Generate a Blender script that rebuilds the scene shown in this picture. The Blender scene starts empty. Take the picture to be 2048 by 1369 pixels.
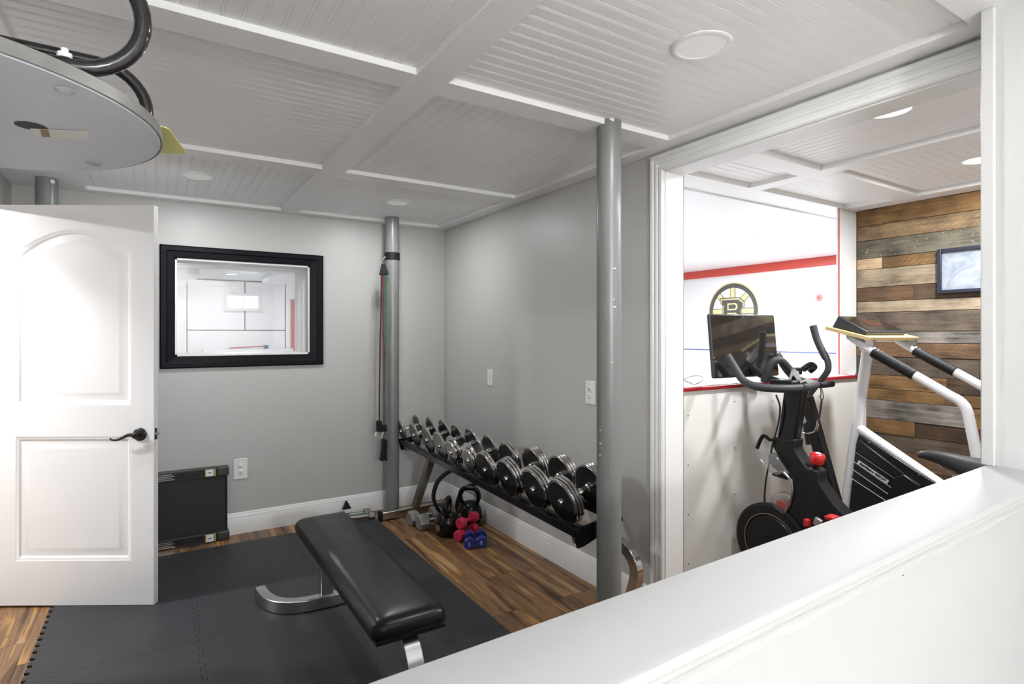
import bpy, bmesh, math, random
from mathutils import Vector, Matrix
random.seed(7)
S = bpy.context.scene
C = S.collection
# ------------------------------------------------------------------ camera, world, exposure
F_PX, YAW, CAM_H, HORIZON = 1128.2, math.radians(32.152), 1.387, 668.7
cam = bpy.data.cameras.new('camera'); cam.sensor_width = 36.0; cam.lens = 36.0 * F_PX / 2048
cam.shift_y = -(684.5 - HORIZON) / 2048; cam.clip_start = 0.02
co = bpy.data.objects.new('camera', cam); C.objects.link(co)
co.location = (0, 0, CAM_H); co.rotation_euler = (math.pi / 2, 0, -YAW); S.camera = co
w = bpy.data.worlds.new('world'); S.world = w; w.use_nodes = True
w.node_tree.nodes['Background'].inputs[0].default_value = (1, 1, 1, 1)
w.node_tree.nodes['Background'].inputs[1].default_value = 0.5
S.view_settings.view_transform = 'Standard'; S.view_settings.look = 'None'
S.view_settings.gamma = 1.0; S.view_settings.use_curve_mapping = False
S.view_settings.exposure = 1.0
S.cycles.max_bounces = 8; S.cycles.diffuse_bounces = 4; S.cycles.glossy_bounces = 4
S.cycles.adaptive_threshold = 0.1
S.cycles.transparent_max_bounces = 12; S.cycles.caustics_reflective = False; S.cycles.caustics_refractive = False
S.cycles.sample_clamp_indirect = 6.0
GYM_W, HALL_W, BIKE_W, RINK_W, FILL_W = 5.0, 36.0, 14.0, 16.0, 185.0   # lamp watts, last the glow of the added landing globe

_F = Vector((math.sin(YAW), math.cos(YAW), 0)); _R = Vector((math.cos(YAW), -math.sin(YAW), 0))
def at(u, v, x=None, y=None, z=None, n=None, d=None):
    """survey helper: where the line of sight of a photo pixel meets a known plane of the room"""
    r = _F + _R * ((u - 1024) / F_PX) + Vector((0, 0, 1)) * ((HORIZON - v) / F_PX)
    o = Vector((0, 0, CAM_H))
    if x is not None: t = x / r.x
    elif y is not None: t = y / r.y
    elif z is not None: t = (z - CAM_H) / r.z
    else:
        nn = Vector(n); t = (d - nn.dot(o)) / nn.dot(r)
    return o + r * t

# ------------------------------------------------------------------ materials
def srgb(r, g, b):
    f = lambda c: (c / 255 / 12.92) if c / 255 <= 0.04045 else ((c / 255 + 0.055) / 1.055) ** 2.4
    return (f(r), f(g), f(b), 1)
MATS = {}
def mat(name, col, rough=0.5, metal=0.0, noise=0.0, nscale=8.0, bump=0.0, bscale=60.0, spec=0.5, emit=None, estr=0, coat=0, stretch=(1, 1, 1), rvar=0.0):
    if name in MATS: return MATS[name]
    m = bpy.data.materials.new(name); m.use_nodes = True; MATS[name] = m
    nt = m.node_tree; b = nt.nodes['Principled BSDF']
    c = col if len(col) == 4 else (*col, 1)
    b.inputs['Base Color'].default_value = c; b.inputs['Roughness'].default_value = rough
    b.inputs['Metallic'].default_value = metal; b.inputs['Specular IOR Level'].default_value = spec
    if coat: b.inputs['Coat Weight'].default_value = coat; b.inputs['Coat Roughness'].default_value = 0.1
    if emit: b.inputs['Emission Color'].default_value = (*emit[:3], 1); b.inputs['Emission Strength'].default_value = estr
    tc = nt.nodes.new('ShaderNodeTexCoord'); mp = nt.nodes.new('ShaderNodeMapping'); mp.inputs['Scale'].default_value = stretch
    nt.links.new(tc.outputs['Object'], mp.inputs['Vector'])
    if noise or rvar:
        n = nt.nodes.new('ShaderNodeTexNoise'); n.inputs['Scale'].default_value = nscale; n.inputs['Detail'].default_value = 5
        nt.links.new(mp.outputs[0], n.inputs['Vector'])
        if noise:
            mx = nt.nodes.new('ShaderNodeMix'); mx.data_type = 'RGBA'
            mx.inputs['A'].default_value = tuple(x * (1 - noise) for x in c[:3]) + (1,)
            mx.inputs['B'].default_value = tuple(min(1, x * (1 + noise)) for x in c[:3]) + (1,)
            nt.links.new(n.outputs['Fac'], mx.inputs['Factor']); nt.links.new(mx.outputs['Result'], b.inputs['Base Color'])
        if rvar:
            mr = nt.nodes.new('ShaderNodeMapRange'); mr.inputs['To Min'].default_value = max(0, rough - rvar); mr.inputs['To Max'].default_value = rough + rvar
            nt.links.new(n.outputs['Fac'], mr.inputs['Value']); nt.links.new(mr.outputs[0], b.inputs['Roughness'])
    if bump:
        n2 = nt.nodes.new('ShaderNodeTexNoise'); n2.inputs['Scale'].default_value = bscale; n2.inputs['Detail'].default_value = 3
        bp = nt.nodes.new('ShaderNodeBump'); bp.inputs['Strength'].default_value = bump; bp.inputs['Distance'].default_value = 0.003
        nt.links.new(mp.outputs[0], n2.inputs['Vector']); nt.links.new(n2.outputs['Fac'], bp.inputs['Height']); nt.links.new(bp.outputs[0], b.inputs['Normal'])
    return m
def wood(name, dark, light, axis='y', rough=0.45, gscale=3.0, rand=0.35, saw=0.0, bump=0.2, fleck=0.0, hue=False, streak=False):
    """plank wood: stretched grain in object space, shifted from plank to plank by the object's random number"""
    if name in MATS: return MATS[name]
    m = bpy.data.materials.new(name); m.use_nodes = True; MATS[name] = m
    nt = m.node_tree; N = nt.nodes.new; L = nt.links.new; b = nt.nodes['Principled BSDF']
    b.inputs['Roughness'].default_value = rough
    tc = N('ShaderNodeTexCoord'); oi = N('ShaderNodeObjectInfo')
    ad = N('ShaderNodeVectorMath'); ad.operation = 'ADD'; sc = N('ShaderNodeVectorMath'); sc.operation = 'SCALE'; sc.inputs['Scale'].default_value = 37.0
    cb = N('ShaderNodeCombineXYZ')
    for k in range(3): L(oi.outputs['Random'], cb.inputs[k])
    L(cb.outputs[0], sc.inputs[0]); L(tc.outputs['Object'], ad.inputs[0]); L(sc.outputs[0], ad.inputs[1])
    mp = N('ShaderNodeMapping'); s = {'x': (1, 14, 14), 'y': (14, 1, 14)}[axis]; mp.inputs['Scale'].default_value = s
    L(ad.outputs[0], mp.inputs['Vector'])
    n1 = N('ShaderNodeTexNoise'); n1.inputs['Scale'].default_value = gscale; n1.inputs['Detail'].default_value = 8; n1.inputs['Roughness'].default_value = 0.65
    L(mp.outputs[0], n1.inputs['Vector'])
    n2 = N('ShaderNodeTexNoise'); n2.inputs['Scale'].default_value = 2.2; n2.inputs['Detail'].default_value = 3; L(ad.outputs[0], n2.inputs['Vector'])
    cr = N('ShaderNodeValToRGB'); cr.color_ramp.elements[0].color = dark; cr.color_ramp.elements[0].position = 0.32
    cr.color_ramp.elements[1].color = light; cr.color_ramp.elements[1].position = 0.68
    mixf = N('ShaderNodeMath'); mixf.operation = 'MULTIPLY_ADD'; mixf.inputs[1].default_value = 0.45
    L(n2.outputs['Fac'], mixf.inputs[0]); 
    h = N('ShaderNodeMath'); h.operation = 'MULTIPLY'; h.inputs[1].default_value = 0.55; L(n1.outputs['Fac'], h.inputs[0]); L(h.outputs[0], mixf.inputs[2])
    if streak:
        n2.inputs['Scale'].default_value = 6.0; n2.inputs['Detail'].default_value = 6; n1.inputs['Roughness'].default_value = 0.8; cr.color_ramp.elements[0].position = 0.36; cr.color_ramp.elements[1].position = 0.64
    L(mixf.outputs[0], cr.inputs['Fac'])
    hv = N('ShaderNodeHueSaturation'); vr = N('ShaderNodeMapRange'); vr.inputs['To Min'].default_value = 1 - rand; vr.inputs['To Max'].default_value = 1 + rand
    L(oi.outputs['Random'], vr.inputs['Value']); L(vr.outputs[0], hv.inputs['Value']); L(cr.outputs['Color'], hv.inputs['Color'])
    if hue:
        sr_ = N('ShaderNodeMapRange'); sr_.inputs['To Min'].default_value = 1.15; sr_.inputs['To Max'].default_value = 0.55
        fr_ = N('ShaderNodeMath'); fr_.operation = 'FRACT'; m7 = N('ShaderNodeMath'); m7.operation = 'MULTIPLY'; m7.inputs[1].default_value = 7.3
        L(oi.outputs['Random'], m7.inputs[0]); L(m7.outputs[0], fr_.inputs[0]); L(fr_.outputs[0], sr_.inputs['Value']); L(sr_.outputs[0], hv.inputs['Saturation'])
    out = hv.outputs['Color']
    if saw:
        wv = N('ShaderNodeTexWave'); wv.inputs['Scale'].default_value = 16; wv.inputs['Distortion'].default_value = 3.0; wv.bands_direction = 'DIAGONAL'
        L(ad.outputs[0], wv.inputs['Vector'])
        mm = N('ShaderNodeMix'); mm.data_type = 'RGBA'; mm.blend_type = 'MULTIPLY'; mm.inputs['B'].default_value = (0.45, 0.4, 0.35, 1)
        sm = N('ShaderNodeMath'); sm.operation = 'MULTIPLY'; sm.inputs[1].default_value = saw; L(wv.outputs['Fac'], sm.inputs[0]); L(sm.outputs[0], mm.inputs['Factor'])
        L(out, mm.inputs['A']); out = mm.outputs['Result']
    if fleck:
        vo = N('ShaderNodeTexNoise'); vo.inputs['Scale'].default_value = 90; L(tc.outputs['Object'], vo.inputs['Vector'])
        gt = N('ShaderNodeMath'); gt.operation = 'GREATER_THAN'; gt.inputs[1].default_value = 0.72; L(vo.outputs['Fac'], gt.inputs[0])
        mm = N('ShaderNodeMix'); mm.data_type = 'RGBA'; mm.inputs['B'].default_value = (0.7, 0.66, 0.55, 1); L(gt.outputs[0], mm.inputs['Factor']); L(out, mm.inputs['A']); out = mm.outputs['Result']
    L(out, b.inputs['Base Color'])
    bp = N('ShaderNodeBump'); bp.inputs['Strength'].default_value = bump; bp.inputs['Distance'].default_value = 0.002
    L(n1.outputs['Fac'], bp.inputs['Height']); L(bp.outputs[0], b.inputs['Normal'])
    return m
def glass(name, tint=(1, 1, 1), gloss=0.06, rough=0.02):
    m = bpy.data.materials.new(name); m.use_nodes = True; nt = m.node_tree; nt.nodes.clear()
    o = nt.nodes.new('ShaderNodeOutputMaterial'); t = nt.nodes.new('ShaderNodeBsdfTransparent'); g = nt.nodes.new('ShaderNodeBsdfGlossy'); x = nt.nodes.new('ShaderNodeMixShader')
    t.inputs[0].default_value = (*tint, 1); g.inputs['Roughness'].default_value = rough; x.inputs[0].default_value = gloss
    nt.links.new(t.outputs[0], x.inputs[1]); nt.links.new(g.outputs[0], x.inputs[2]); nt.links.new(x.outputs[0], o.inputs[0]); MATS[name] = m
    return m

M_WALL = mat('grey_wall_paint', (0.49, 0.484, 0.468), 0.42, noise=0.02, nscale=2, bump=0.05, bscale=220)
M_WHITE = mat('white_satin_paint', (0.80, 0.80, 0.79), 0.32, noise=0.015, nscale=3)
M_CEIL = mat('white_ceiling_paint', (0.89, 0.888, 0.882), 0.36)
M_DOOR = mat('white_door_paint', (0.79, 0.79, 0.80), 0.35, bump=0.03, bscale=90)
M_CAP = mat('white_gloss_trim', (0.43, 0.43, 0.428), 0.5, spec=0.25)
M_ENDW = mat('white_end_wall_paint', (0.66, 0.66, 0.655), 0.45, spec=0.3)
M_RINK = mat('white_rink_board', (0.88, 0.88, 0.89), 0.30, noise=0.01)
M_DASH = mat('white_dasher_plastic', (0.74, 0.73, 0.70), 0.35, noise=0.03, nscale=5)
M_BLKTRIM = mat('black_stained_trim', (0.004, 0.004, 0.007), 0.42, spec=0.12, noise=0.3, nscale=30, stretch=(1, 1, 12))
M_POST = mat('grey_steel_paint', (0.20, 0.206, 0.202), 0.33, noise=0.06, nscale=12, bump=0.05, bscale=80)
M_CHIP = mat('white_chipped_primer', (0.8, 0.8, 0.78), 0.6)
M_CHROME = mat('polished_chrome', (0.62, 0.61, 0.60), 0.14, 1.0, rvar=0.05, nscale=25)
M_STEEL = mat('brushed_steel', (0.55, 0.54, 0.53), 0.28, 1.0, noise=0.1, nscale=30)
M_BLK = mat('black_powder_coat', (0.008, 0.008, 0.009), 0.38, spec=0.35)
M_BLKGL = mat('black_gloss_paint', (0.006, 0.006, 0.007), 0.20, spec=0.35)
M_BLKRUB = mat('black_rubber', (0.009, 0.009, 0.010), 0.6, spec=0.3)
M_DKGREY = mat('dark_grey_rubber_grip', (0.035, 0.036, 0.04), 0.55, bump=0.05, bscale=300)
M_VINYL = mat('black_vinyl', (0.008, 0.008, 0.009), 0.30, spec=0.28, bump=0.12, bscale=25, rvar=0.06, nscale=6)
M_HANDLE = mat('oil_rubbed_bronze', (0.035, 0.034, 0.036), 0.35, 0.6)
M_PLASTIC = mat('white_plastic_plate', (0.78, 0.78, 0.76), 0.3)
M_SLOT = mat('dark_slot', (0.02, 0.02, 0.02), 0.6)
M_RED = mat('red_paint', (0.50, 0.020, 0.022), 0.3)
M_DKRED = mat('dark_red_ledge', (0.30, 0.010, 0.018), 0.28)
M_CABLE = mat('black_cable', (0.01, 0.01, 0.01), 0.5)
M_WHTUBE = mat('white_tube_enamel', (0.82, 0.82, 0.84), 0.25)
M_LENS = mat('frosted_lens', (0.85, 0.85, 0.83), 0.4, emit=(1, 0.98, 0.95), estr=0.06)
M_LENSB = mat('frosted_lens_bright', (0.85, 0.85, 0.83), 0.4, emit=(1, 0.99, 0.97), estr=0.55)
M_ZINC = mat('zinc_bolt', (0.55, 0.55, 0.55), 0.4, 0.3)
M_GLASS = glass('clear_window_glass')
M_PLY = mat('plywood', srgb(205, 180, 130), 0.5, noise=0.12, nscale=6, stretch=(1, 8, 8))
def floor_wood():
    m = bpy.data.materials.new('vinyl_wood_plank'); m.use_nodes = True; nt = m.node_tree; N = nt.nodes.new; L = nt.links.new; b = nt.nodes['Principled BSDF']
    b.inputs['Roughness'].default_value = 0.36; b.inputs['Specular IOR Level'].default_value = 0.4
    tc = N('ShaderNodeTexCoord'); oi = N('ShaderNodeObjectInfo'); sc = N('ShaderNodeVectorMath'); sc.operation = 'SCALE'; sc.inputs['Scale'].default_value = 53.0
    cb = N('ShaderNodeCombineXYZ'); L(oi.outputs['Random'], cb.inputs[0]); L(oi.outputs['Random'], cb.inputs[1]); L(cb.outputs[0], sc.inputs[0])
    ad = N('ShaderNodeVectorMath'); ad.operation = 'ADD'; L(tc.outputs['Object'], ad.inputs[0]); L(sc.outputs[0], ad.inputs[1])
    def noise(sx, sy, scale, det, dist=0.0):
        mp = N('ShaderNodeMapping'); mp.inputs['Scale'].default_value = (sx, sy, 1); L(ad.outputs[0], mp.inputs['Vector'])
        n = N('ShaderNodeTexNoise'); n.inputs['Scale'].default_value = scale; n.inputs['Detail'].default_value = det; n.inputs['Distortion'].default_value = dist; L(mp.outputs[0], n.inputs['Vector']); return n.outputs['Fac']
    st = noise(12, 0.8, 1.5, 3, 0.4); fine = noise(60, 2.5, 2.0, 6); sp = noise(30, 12, 1.0, 5)
    mix = N('ShaderNodeMath'); mix.operation = 'MULTIPLY_ADD'; mix.inputs[1].default_value = 0.22; L(fine, mix.inputs[0])
    h = N('ShaderNodeMath'); h.operation = 'MULTIPLY_ADD'; h.inputs[1].default_value = 0.95; h.inputs[2].default_value = -0.09; L(st, h.inputs[0]); L(h.outputs[0], mix.inputs[2])
    cr = N('ShaderNodeValToRGB'); e = cr.color_ramp.elements
    cols = [(0.30, srgb(52, 34, 20)), (0.40, srgb(92, 62, 38)), (0.47, srgb(124, 94, 66)), (0.54, srgb(104, 76, 48)), (0.61, srgb(158, 118, 68)), (0.70, srgb(150, 128, 104)), (0.8, srgb(112, 82, 54))]
    e[0].position, e[0].color = cols[0]; e[1].position, e[1].color = cols[-1]
    for p_, c_ in cols[1:-1]: x = e.new(p_); x.color = c_
    L(mix.outputs[0], cr.inputs['Fac'])
    mm = N('ShaderNodeMix'); mm.data_type = 'RGBA'; mm.blend_type = 'MULTIPLY'; mm.inputs['B'].default_value = (0.45, 0.36, 0.3, 1)
    mr = N('ShaderNodeMapRange'); mr.inputs['From Min'].default_value = 0.60; mr.inputs['From Max'].default_value = 0.75; L(sp, mr.inputs['Value']); L(mr.outputs[0], mm.inputs['Factor']); L(cr.outputs['Color'], mm.inputs['A'])
    hv = N('ShaderNodeHueSaturation'); vr = N('ShaderNodeMapRange'); vr.inputs['To Min'].default_value = 0.85; vr.inputs['To Max'].default_value = 1.3; L(oi.outputs['Random'], vr.inputs['Value']); L(vr.outputs[0], hv.inputs['Value']); L(mm.outputs['Result'], hv.inputs['Color'])
    L(hv.outputs['Color'], b.inputs['Base Color'])
    bp = N('ShaderNodeBump'); bp.inputs['Strength'].default_value = 0.08; bp.inputs['Distance'].default_value = 0.001; L(fine, bp.inputs['Height']); L(bp.outputs[0], b.inputs['Normal'])
    return m
M_FLOOR = floor_wood()
M_FLOORB = mat('wood_subfloor', srgb(90, 60, 38), 0.5)

# ------------------------------------------------------------------ mesh building
WO = {}
class MB:
    def __init__(s): s.v = []; s.f = []
    def add(s, vs, fs):
        o = len(s.v); s.v += [Vector(p) for p in vs]; s.f += [[i + o for i in q] for q in fs]; return s
    def box(s, x0, x1, y0, y1, z0, z1):
        return s.add([(x0, y0, z0), (x1, y0, z0), (x1, y1, z0), (x0, y1, z0), (x0, y0, z1), (x1, y0, z1), (x1, y1, z1), (x0, y1, z1)],
                     [(0, 3, 2, 1), (4, 5, 6, 7), (0, 1, 5, 4), (1, 2, 6, 5), (2, 3, 7, 6), (3, 0, 4, 7)])
    def obox(s, c, ax, ay, az, hx, hy, hz):
        c, ax, ay, az = Vector(c), Vector(ax).normalized(), Vector(ay).normalized(), Vector(az).normalized()
        vs = [c + ax * (i * hx) + ay * (j * hy) + az * (k * hz) for k in (-1, 1) for j, i in ((-1, -1), (-1, 1), (1, 1), (1, -1))]
        return s.add(vs, [(0, 3, 2, 1), (4, 5, 6, 7), (0, 1, 5, 4), (1, 2, 6, 5), (2, 3, 7, 6), (3, 0, 4, 7)])
    def prism(s, pts, off):
        """closed polygon of 3-D points pushed along off"""
        n = len(pts); off = Vector(off); p = [Vector(q) for q in pts]
        return s.add(p + [q + off for q in p], [tuple(range(n))[::-1], tuple(range(n, 2 * n))] + [(i, (i + 1) % n, n + (i + 1) % n, n + i) for i in range(n)])
    def sweep(s, path, section, up=(0, 0, 1), closed=False, caps=True, scale=None):
        """section: list of (side, up) swept along path"""
        P = [Vector(p) for p in path]; n = len(P); m = len(section); rings = []; U = Vector(up)
        for i in range(n):
            a = P[i - 1] if (i > 0 or closed) else P[i]; b = P[(i + 1) % n] if (i < n - 1 or closed) else P[i]
            t1 = (P[i] - a); t2 = (b - P[i])
            t1 = t1.normalized() if t1.length > 1e-9 else t2.normalized(); t2 = t2.normalized() if t2.length > 1e-9 else t1
            t = (t1 + t2); t = t.normalized() if t.length > 1e-6 else t1
            side = t.cross(U)
            if side.length < 1e-4: side = t.cross(Vector((1, 0, 0)))
            side.normalize(); u2 = side.cross(t).normalized()
            k = 1 / max(0.5, t.dot(t1)) if False else 1.0
            sc = 1 if scale is None else scale[i]
            rings.append([P[i] + side * (q[0] * sc * k) + u2 * (q[1] * sc) for q in section])
        return s.rings(rings, closed, caps)
    def rings(s, rings, closed=False, caps=True):
        n = len(rings); m = len(rings[0]); vs = [p for r in rings for p in r]; fs = []
        for i in range(n if closed else n - 1):
            j = (i + 1) % n
            for k in range(m): fs.append((i * m + k, i * m + (k + 1) % m, j * m + (k + 1) % m, j * m + k))
        if caps and not closed: fs += [tuple(range(m))[::-1], tuple(range((n - 1) * m, n * m))]
        return s.add(vs, fs)
    def tube(s, path, r, n=12, closed=False, caps=True):
        P = [Vector(p) for p in path]; N = len(P); rr = r if isinstance(r, (list, tuple)) else [r] * N
        T = []
        for i in range(N):
            a = P[i - 1] if (i > 0 or closed) else P[i]; b = P[(i + 1) % N] if (i < N - 1 or closed) else P[i]
            T.append((b - a).normalized())
        u = T[0].orthogonal().normalized(); rings = []
        for i in range(N):
            if i: 
                u = u - T[i] * u.dot(T[i]); u = u.normalized() if u.length > 1e-6 else T[i].orthogonal().normalized()
            w_ = T[i].cross(u)
            rings.append([P[i] + (u * math.cos(a) + w_ * math.sin(a)) * rr[i] for a in (2 * math.pi * k / n for k in range(n))])
        return s.rings(rings, closed, caps)
    def lathe(s, prof, c=(0, 0, 0), axis=(0, 0, 1), n=24, ring=False):
        """prof: list of (radius, height along axis)"""
        c = Vector(c); a = Vector(axis).normalized(); u = a.orthogonal().normalized(); w_ = a.cross(u)
        rings = [[c + a * h + (u * math.cos(t) + w_ * math.sin(t)) * max(r, 1e-5) for t in (2 * math.pi * k / n for k in range(n))] for r, h in prof]
        if prof[0][0] > 1e-4 and prof[-1][0] > 1e-4 and ring:      # open in the middle: close the profile on itself
            return s.rings([[rings[j][k] for j in range(len(rings))] for k in range(n)], closed=True)
        return s.rings(rings)
    def build(s, name, m, parent=None, smooth=False, bevel=0.0, seg=2, angle=35, sub=0):
        o0 = WO.get(parent.name, Vector((0, 0, 0))) if parent else Vector((0, 0, 0))
        me = bpy.data.meshes.new(name); me.from_pydata([tuple(p - o0) for p in s.v], [], [tuple(q) for q in s.f]); me.update()
        bm = bmesh.new(); bm.from_mesh(me); bmesh.ops.recalc_face_normals(bm, faces=bm.faces); bm.to_mesh(me); bm.free()
        me.materials.append(m)
        if smooth or bevel:
            for p in me.polygons: p.use_smooth = True
            me.set_sharp_from_angle(angle=math.radians(angle))
        o = bpy.data.objects.new(name, me); C.objects.link(o)
        if bevel:
            b = o.modifiers.new('bevel', 'BEVEL'); b.width = bevel; b.segments = seg; b.limit_method = 'ANGLE'; b.angle_limit = math.radians(30)
        if sub:
            b = o.modifiers.new('subdivision', 'SUBSURF'); b.levels = sub; b.render_levels = sub
        if parent: o.parent = parent
        WO[o.name] = o0.copy()
        return o
def tag(o, label, cat, group=None):
    o['label'] = label; o['category'] = cat
    if group: o['group'] = group
    return o
def thing(name, label, cat, loc=(0, 0, 0), group=None):
    o = bpy.data.objects.new(name, None); C.objects.link(o); o.location = loc; o.empty_display_size = 0.05
    WO[o.name] = Vector(loc); return tag(o, label, cat, group)
def struct(o, label=None):
    o['kind'] = 'structure'
    if label: o['label'] = label
    return o
def box(name, m, x0, x1, y0, y1, z0, z1, parent=None, bevel=0.0):
    return MB().box(x0, x1, y0, y1, z0, z1).build(name, m, parent, bevel=bevel)
def copy_obj(o, parent=None, loc=None):
    c = o.copy(); C.objects.link(c); c.parent = parent if parent else o.parent
    if loc is not None: c.location = loc
    return c
def smooth_path(pts, n=8):
    """Catmull-Rom through the points"""
    P = [Vector(p) for p in pts]; P = [P[0] * 2 - P[1]] + P + [P[-1] * 2 - P[-2]]; out = []
    for i in range(1, len(P) - 2):
        for k in range(n):
            t = k / n; a, b, c, d = P[i - 1], P[i], P[i + 1], P[i + 2]
            out.append(0.5 * ((2 * b) + (c - a) * t + (2 * a - 5 * b + 4 * c - d) * t * t + (3 * b - a - 3 * c + d) * t ** 3))
    out.append(P[-2]); return out
def arc(c, r, a0, a1, n, e1, e2):
    c, e1, e2 = Vector(c), Vector(e1), Vector(e2)
    return [c + e1 * (r * math.cos(a)) + e2 * (r * math.sin(a)) for a in (math.radians(a0 + (a1 - a0) * k / n) for k in range(n + 1))]
def text(name, body, size, m, parent, loc, xdir, ydir, depth=0.0006, bold=0.0, shear=0.0):
    cu = bpy.data.curves.new(name, 'FONT'); cu.body = body; cu.size = size; cu.align_x = 'CENTER'; cu.align_y = 'CENTER'; cu.extrude = depth; cu.offset = bold; cu.shear = shear
    t = bpy.data.objects.new(name + '_tmp', cu); C.objects.link(t); bpy.context.view_layer.update()
    me = bpy.data.meshes.new_from_object(t.evaluated_get(bpy.context.evaluated_depsgraph_get())); bpy.data.objects.remove(t)
    x = Vector(xdir).normalized(); y = Vector(ydir).normalized(); z = x.cross(y); o0 = WO.get(parent.name, Vector((0, 0, 0)))
    mt = Matrix((x, y, z)).transposed().to_4x4(); mt.translation = Vector(loc) - o0; me.transform(mt)
    me.materials.clear(); me.materials.append(m); o = bpy.data.objects.new(name, me); C.objects.link(o); o.parent = parent; WO[o.name] = o0; return o
RECT = lambda a, b: [(-a, -b), (a, -b), (a, b), (-a, b)]

# ================================================================== THE GYM ROOM SHELL
XL, XR, YB, ZC = -0.72, 2.05, 4.335, 2.261          # left wall, right wall, back wall, beam underside
XR2, YB2, ZT = 2.17, 4.735, 2.60                       # far faces of the walls, top
# floor: planks laid one by one over a base
floor = struct(box('floor', M_FLOORB, XL - 0.2, XR2, -2.9, YB2, -0.06, -0.006), 'wood look vinyl plank floor of the gym room')
PW, PL = 0.2077, 1.22
plank_me = MB().box(0.0008, PW - 0.0008, 0.0008, PL - 0.0008, -0.006, 0.0).build('floor_plank', M_FLOOR, floor, bevel=0.0)
first = True
joint = {9: 2.39, 10: 2.79, 0: 3.1}
for k in range(-1, 12):
    x0 = -0.50 + k * PW
    if x0 + PW > XR + 0.02: break
    y0 = joint.get(k, 2.79 + [0.37, -0.42, 0.81, 0.1, -0.7][k % 5]) - 3 * PL
    for j in range(6):
        y = y0 + j * PL
        if y > YB - 0.02 or y + PL < 0.3: continue
        o = plank_me if first else copy_obj(plank_me, floor)
        first = False
        o.location = (x0, y, 0)
        if y + PL > YB + 0.1: o.scale = (1, (YB + 0.05 - y) / PL, 1)
# last narrow columns along the right wall
xx = -0.50 + 12 * PW
for y in (0.4, 1.62, 2.84): 
    o = copy_obj(plank_me, floor); o.location = (xx, y, 0); o.scale = ((XR + 0.03 - xx) / PW, 1, 1)
o = copy_obj(plank_me, floor); o.location = (xx, 4.06, 0); o.scale = ((XR + 0.03 - xx) / PW, 0.24, 1)

# walls
wall_back = MB()
WX0, WX1, WZ0, WZ1 = 0.098, 0.955, 1.240, 1.892
wall_back.box(XL - 0.12, WX0, YB, YB2, 0, ZT).box(WX1, XR2, YB, YB2, 0, ZT).box(WX0, WX1, YB, YB2, 0, WZ0).box(WX0, WX1, YB, YB2, WZ1, ZT)
wall_back = struct(wall_back.build('wall_back', M_WALL), 'grey painted back wall with a framed interior window')
DY0, DY1 = 3.003, 3.830                                # doorway in the left wall
wl = MB().box(XL - 0.12, XL, DY1, YB, 0, ZT).box(XL - 0.12, XL, -2.9, DY0, 0, ZT).box(XL - 0.12, XL, DY0, DY1, 2.05, ZT)
wall_left = struct(wl.build('wall_left', M_WALL), 'grey painted left wall with an open doorway')
OY0, OY1, OZ = 0.607, 1.890, 2.166                     # wide opening in the right wall
wr = MB().box(XR, XR2, OY1, YB, 0, ZT).box(XR, XR2, OY0, OY1, OZ, ZT)
wall_right = struct(wr.build('wall_right', M_WALL), 'grey painted right wall behind the dumbbell rack')
wall_end = struct(MB().box(1.90, XR2, -2.9, OY0, 0, ZT).build('wall_corner', M_ENDW, bevel=0.004), 'white wall end beside the half wall')
MB().box(1.885, 1.90, 0.588, 0.618, 1.034, ZC).build('corner_bead', M_ENDW, wall_end, bevel=0.003)
# half wall with moulded cap, turned a little against the room
hw_a, hw_b = Vector((0.177, 0.560, 0)), Vector((1.899, 0.607, 0)); hd = (hw_b - hw_a).normalized(); hn = Vector((hd.y, -hd.x, 0))   # hn points to the camera
A0, A1 = hw_a - hd * 1.05, hw_a + hd * 1.735
def along(pro, name, m, parent=None, bevel=0.0, smooth=False):
    """profile (towards camera, height) run along the half wall"""
    r0 = [A0 + hn * p + Vector((0, 0, z)) for p, z in pro]; r1 = [A1 + hn * p + Vector((0, 0, z)) for p, z in pro]
    return MB().rings([r0, r1]).build(name, m, parent, bevel=bevel, smooth=smooth)
wall_half = struct(along([(0.018, 0), (0.095, 0), (0.095, 1.012), (0.018, 1.012)], 'wall_front', M_CAP), 'white half wall in the foreground')
along([(0, 1.034), (0, 1.012), (0.134, 1.012), (0.139, 1.016), (0.141, 1.022), (0.139, 1.030), (0.132, 1.034)], 'cap_board', M_CAP, wall_half, smooth=True, bevel=0.0015)
along([(0.095, 1.012), (0.133, 1.012), (0.1335, 1.006), (0.131, 1.001), (0.126, 0.998), (0.118, 0.993), (0.112, 0.985), (0.1105, 0.978), (0.112, 0.976), (0.1135, 0.970), (0.112, 0.964), (0.108, 0.961), (0.095, 0.960)], 'cap_moulding', M_CAP, wall_half, smooth=True)
ns = A0 + hd * 2.02 + hn * 0.0955 + Vector((0, 0, 0.952)); MB().obox(ns, hd, hn, (0, 0, 1), 0.0016, 0.0008, 0.005).build('nail_hole', M_SLOT, wall_half)
# baseboards with a stepped top
BB = [(0, 0), (0.016, 0), (0.016, 0.105), (0.013, 0.112), (0.013, 0.122), (0.009, 0.130), (0.008, 0.140), (0.004, 0.146), (0, 0.146)]
def baseboard(name, p0, p1, nrm, label):
    nrm = Vector(nrm); r = [[Vector(p) + nrm * a + Vector((0, 0, z)) for a, z in BB] for p in (p0, p1)]
    return struct(MB().rings(r).build(name, M_WHITE, smooth=True, angle=25), label)
baseboard('baseboard_back', (XL, YB, 0), (XR, YB, 0), (0, -1, 0), 'white baseboard along the back wall')
baseboard('baseboard_right', (XR, 1.98, 0), (XR, YB - 0.016, 0), (-1, 0, 0), 'white baseboard along the right wall')
baseboard('baseboard_left', (XL, 3.93, 0), (XL, YB - 0.016, 0), (1, 0, 0), 'white baseboard along the left wall')
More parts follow.
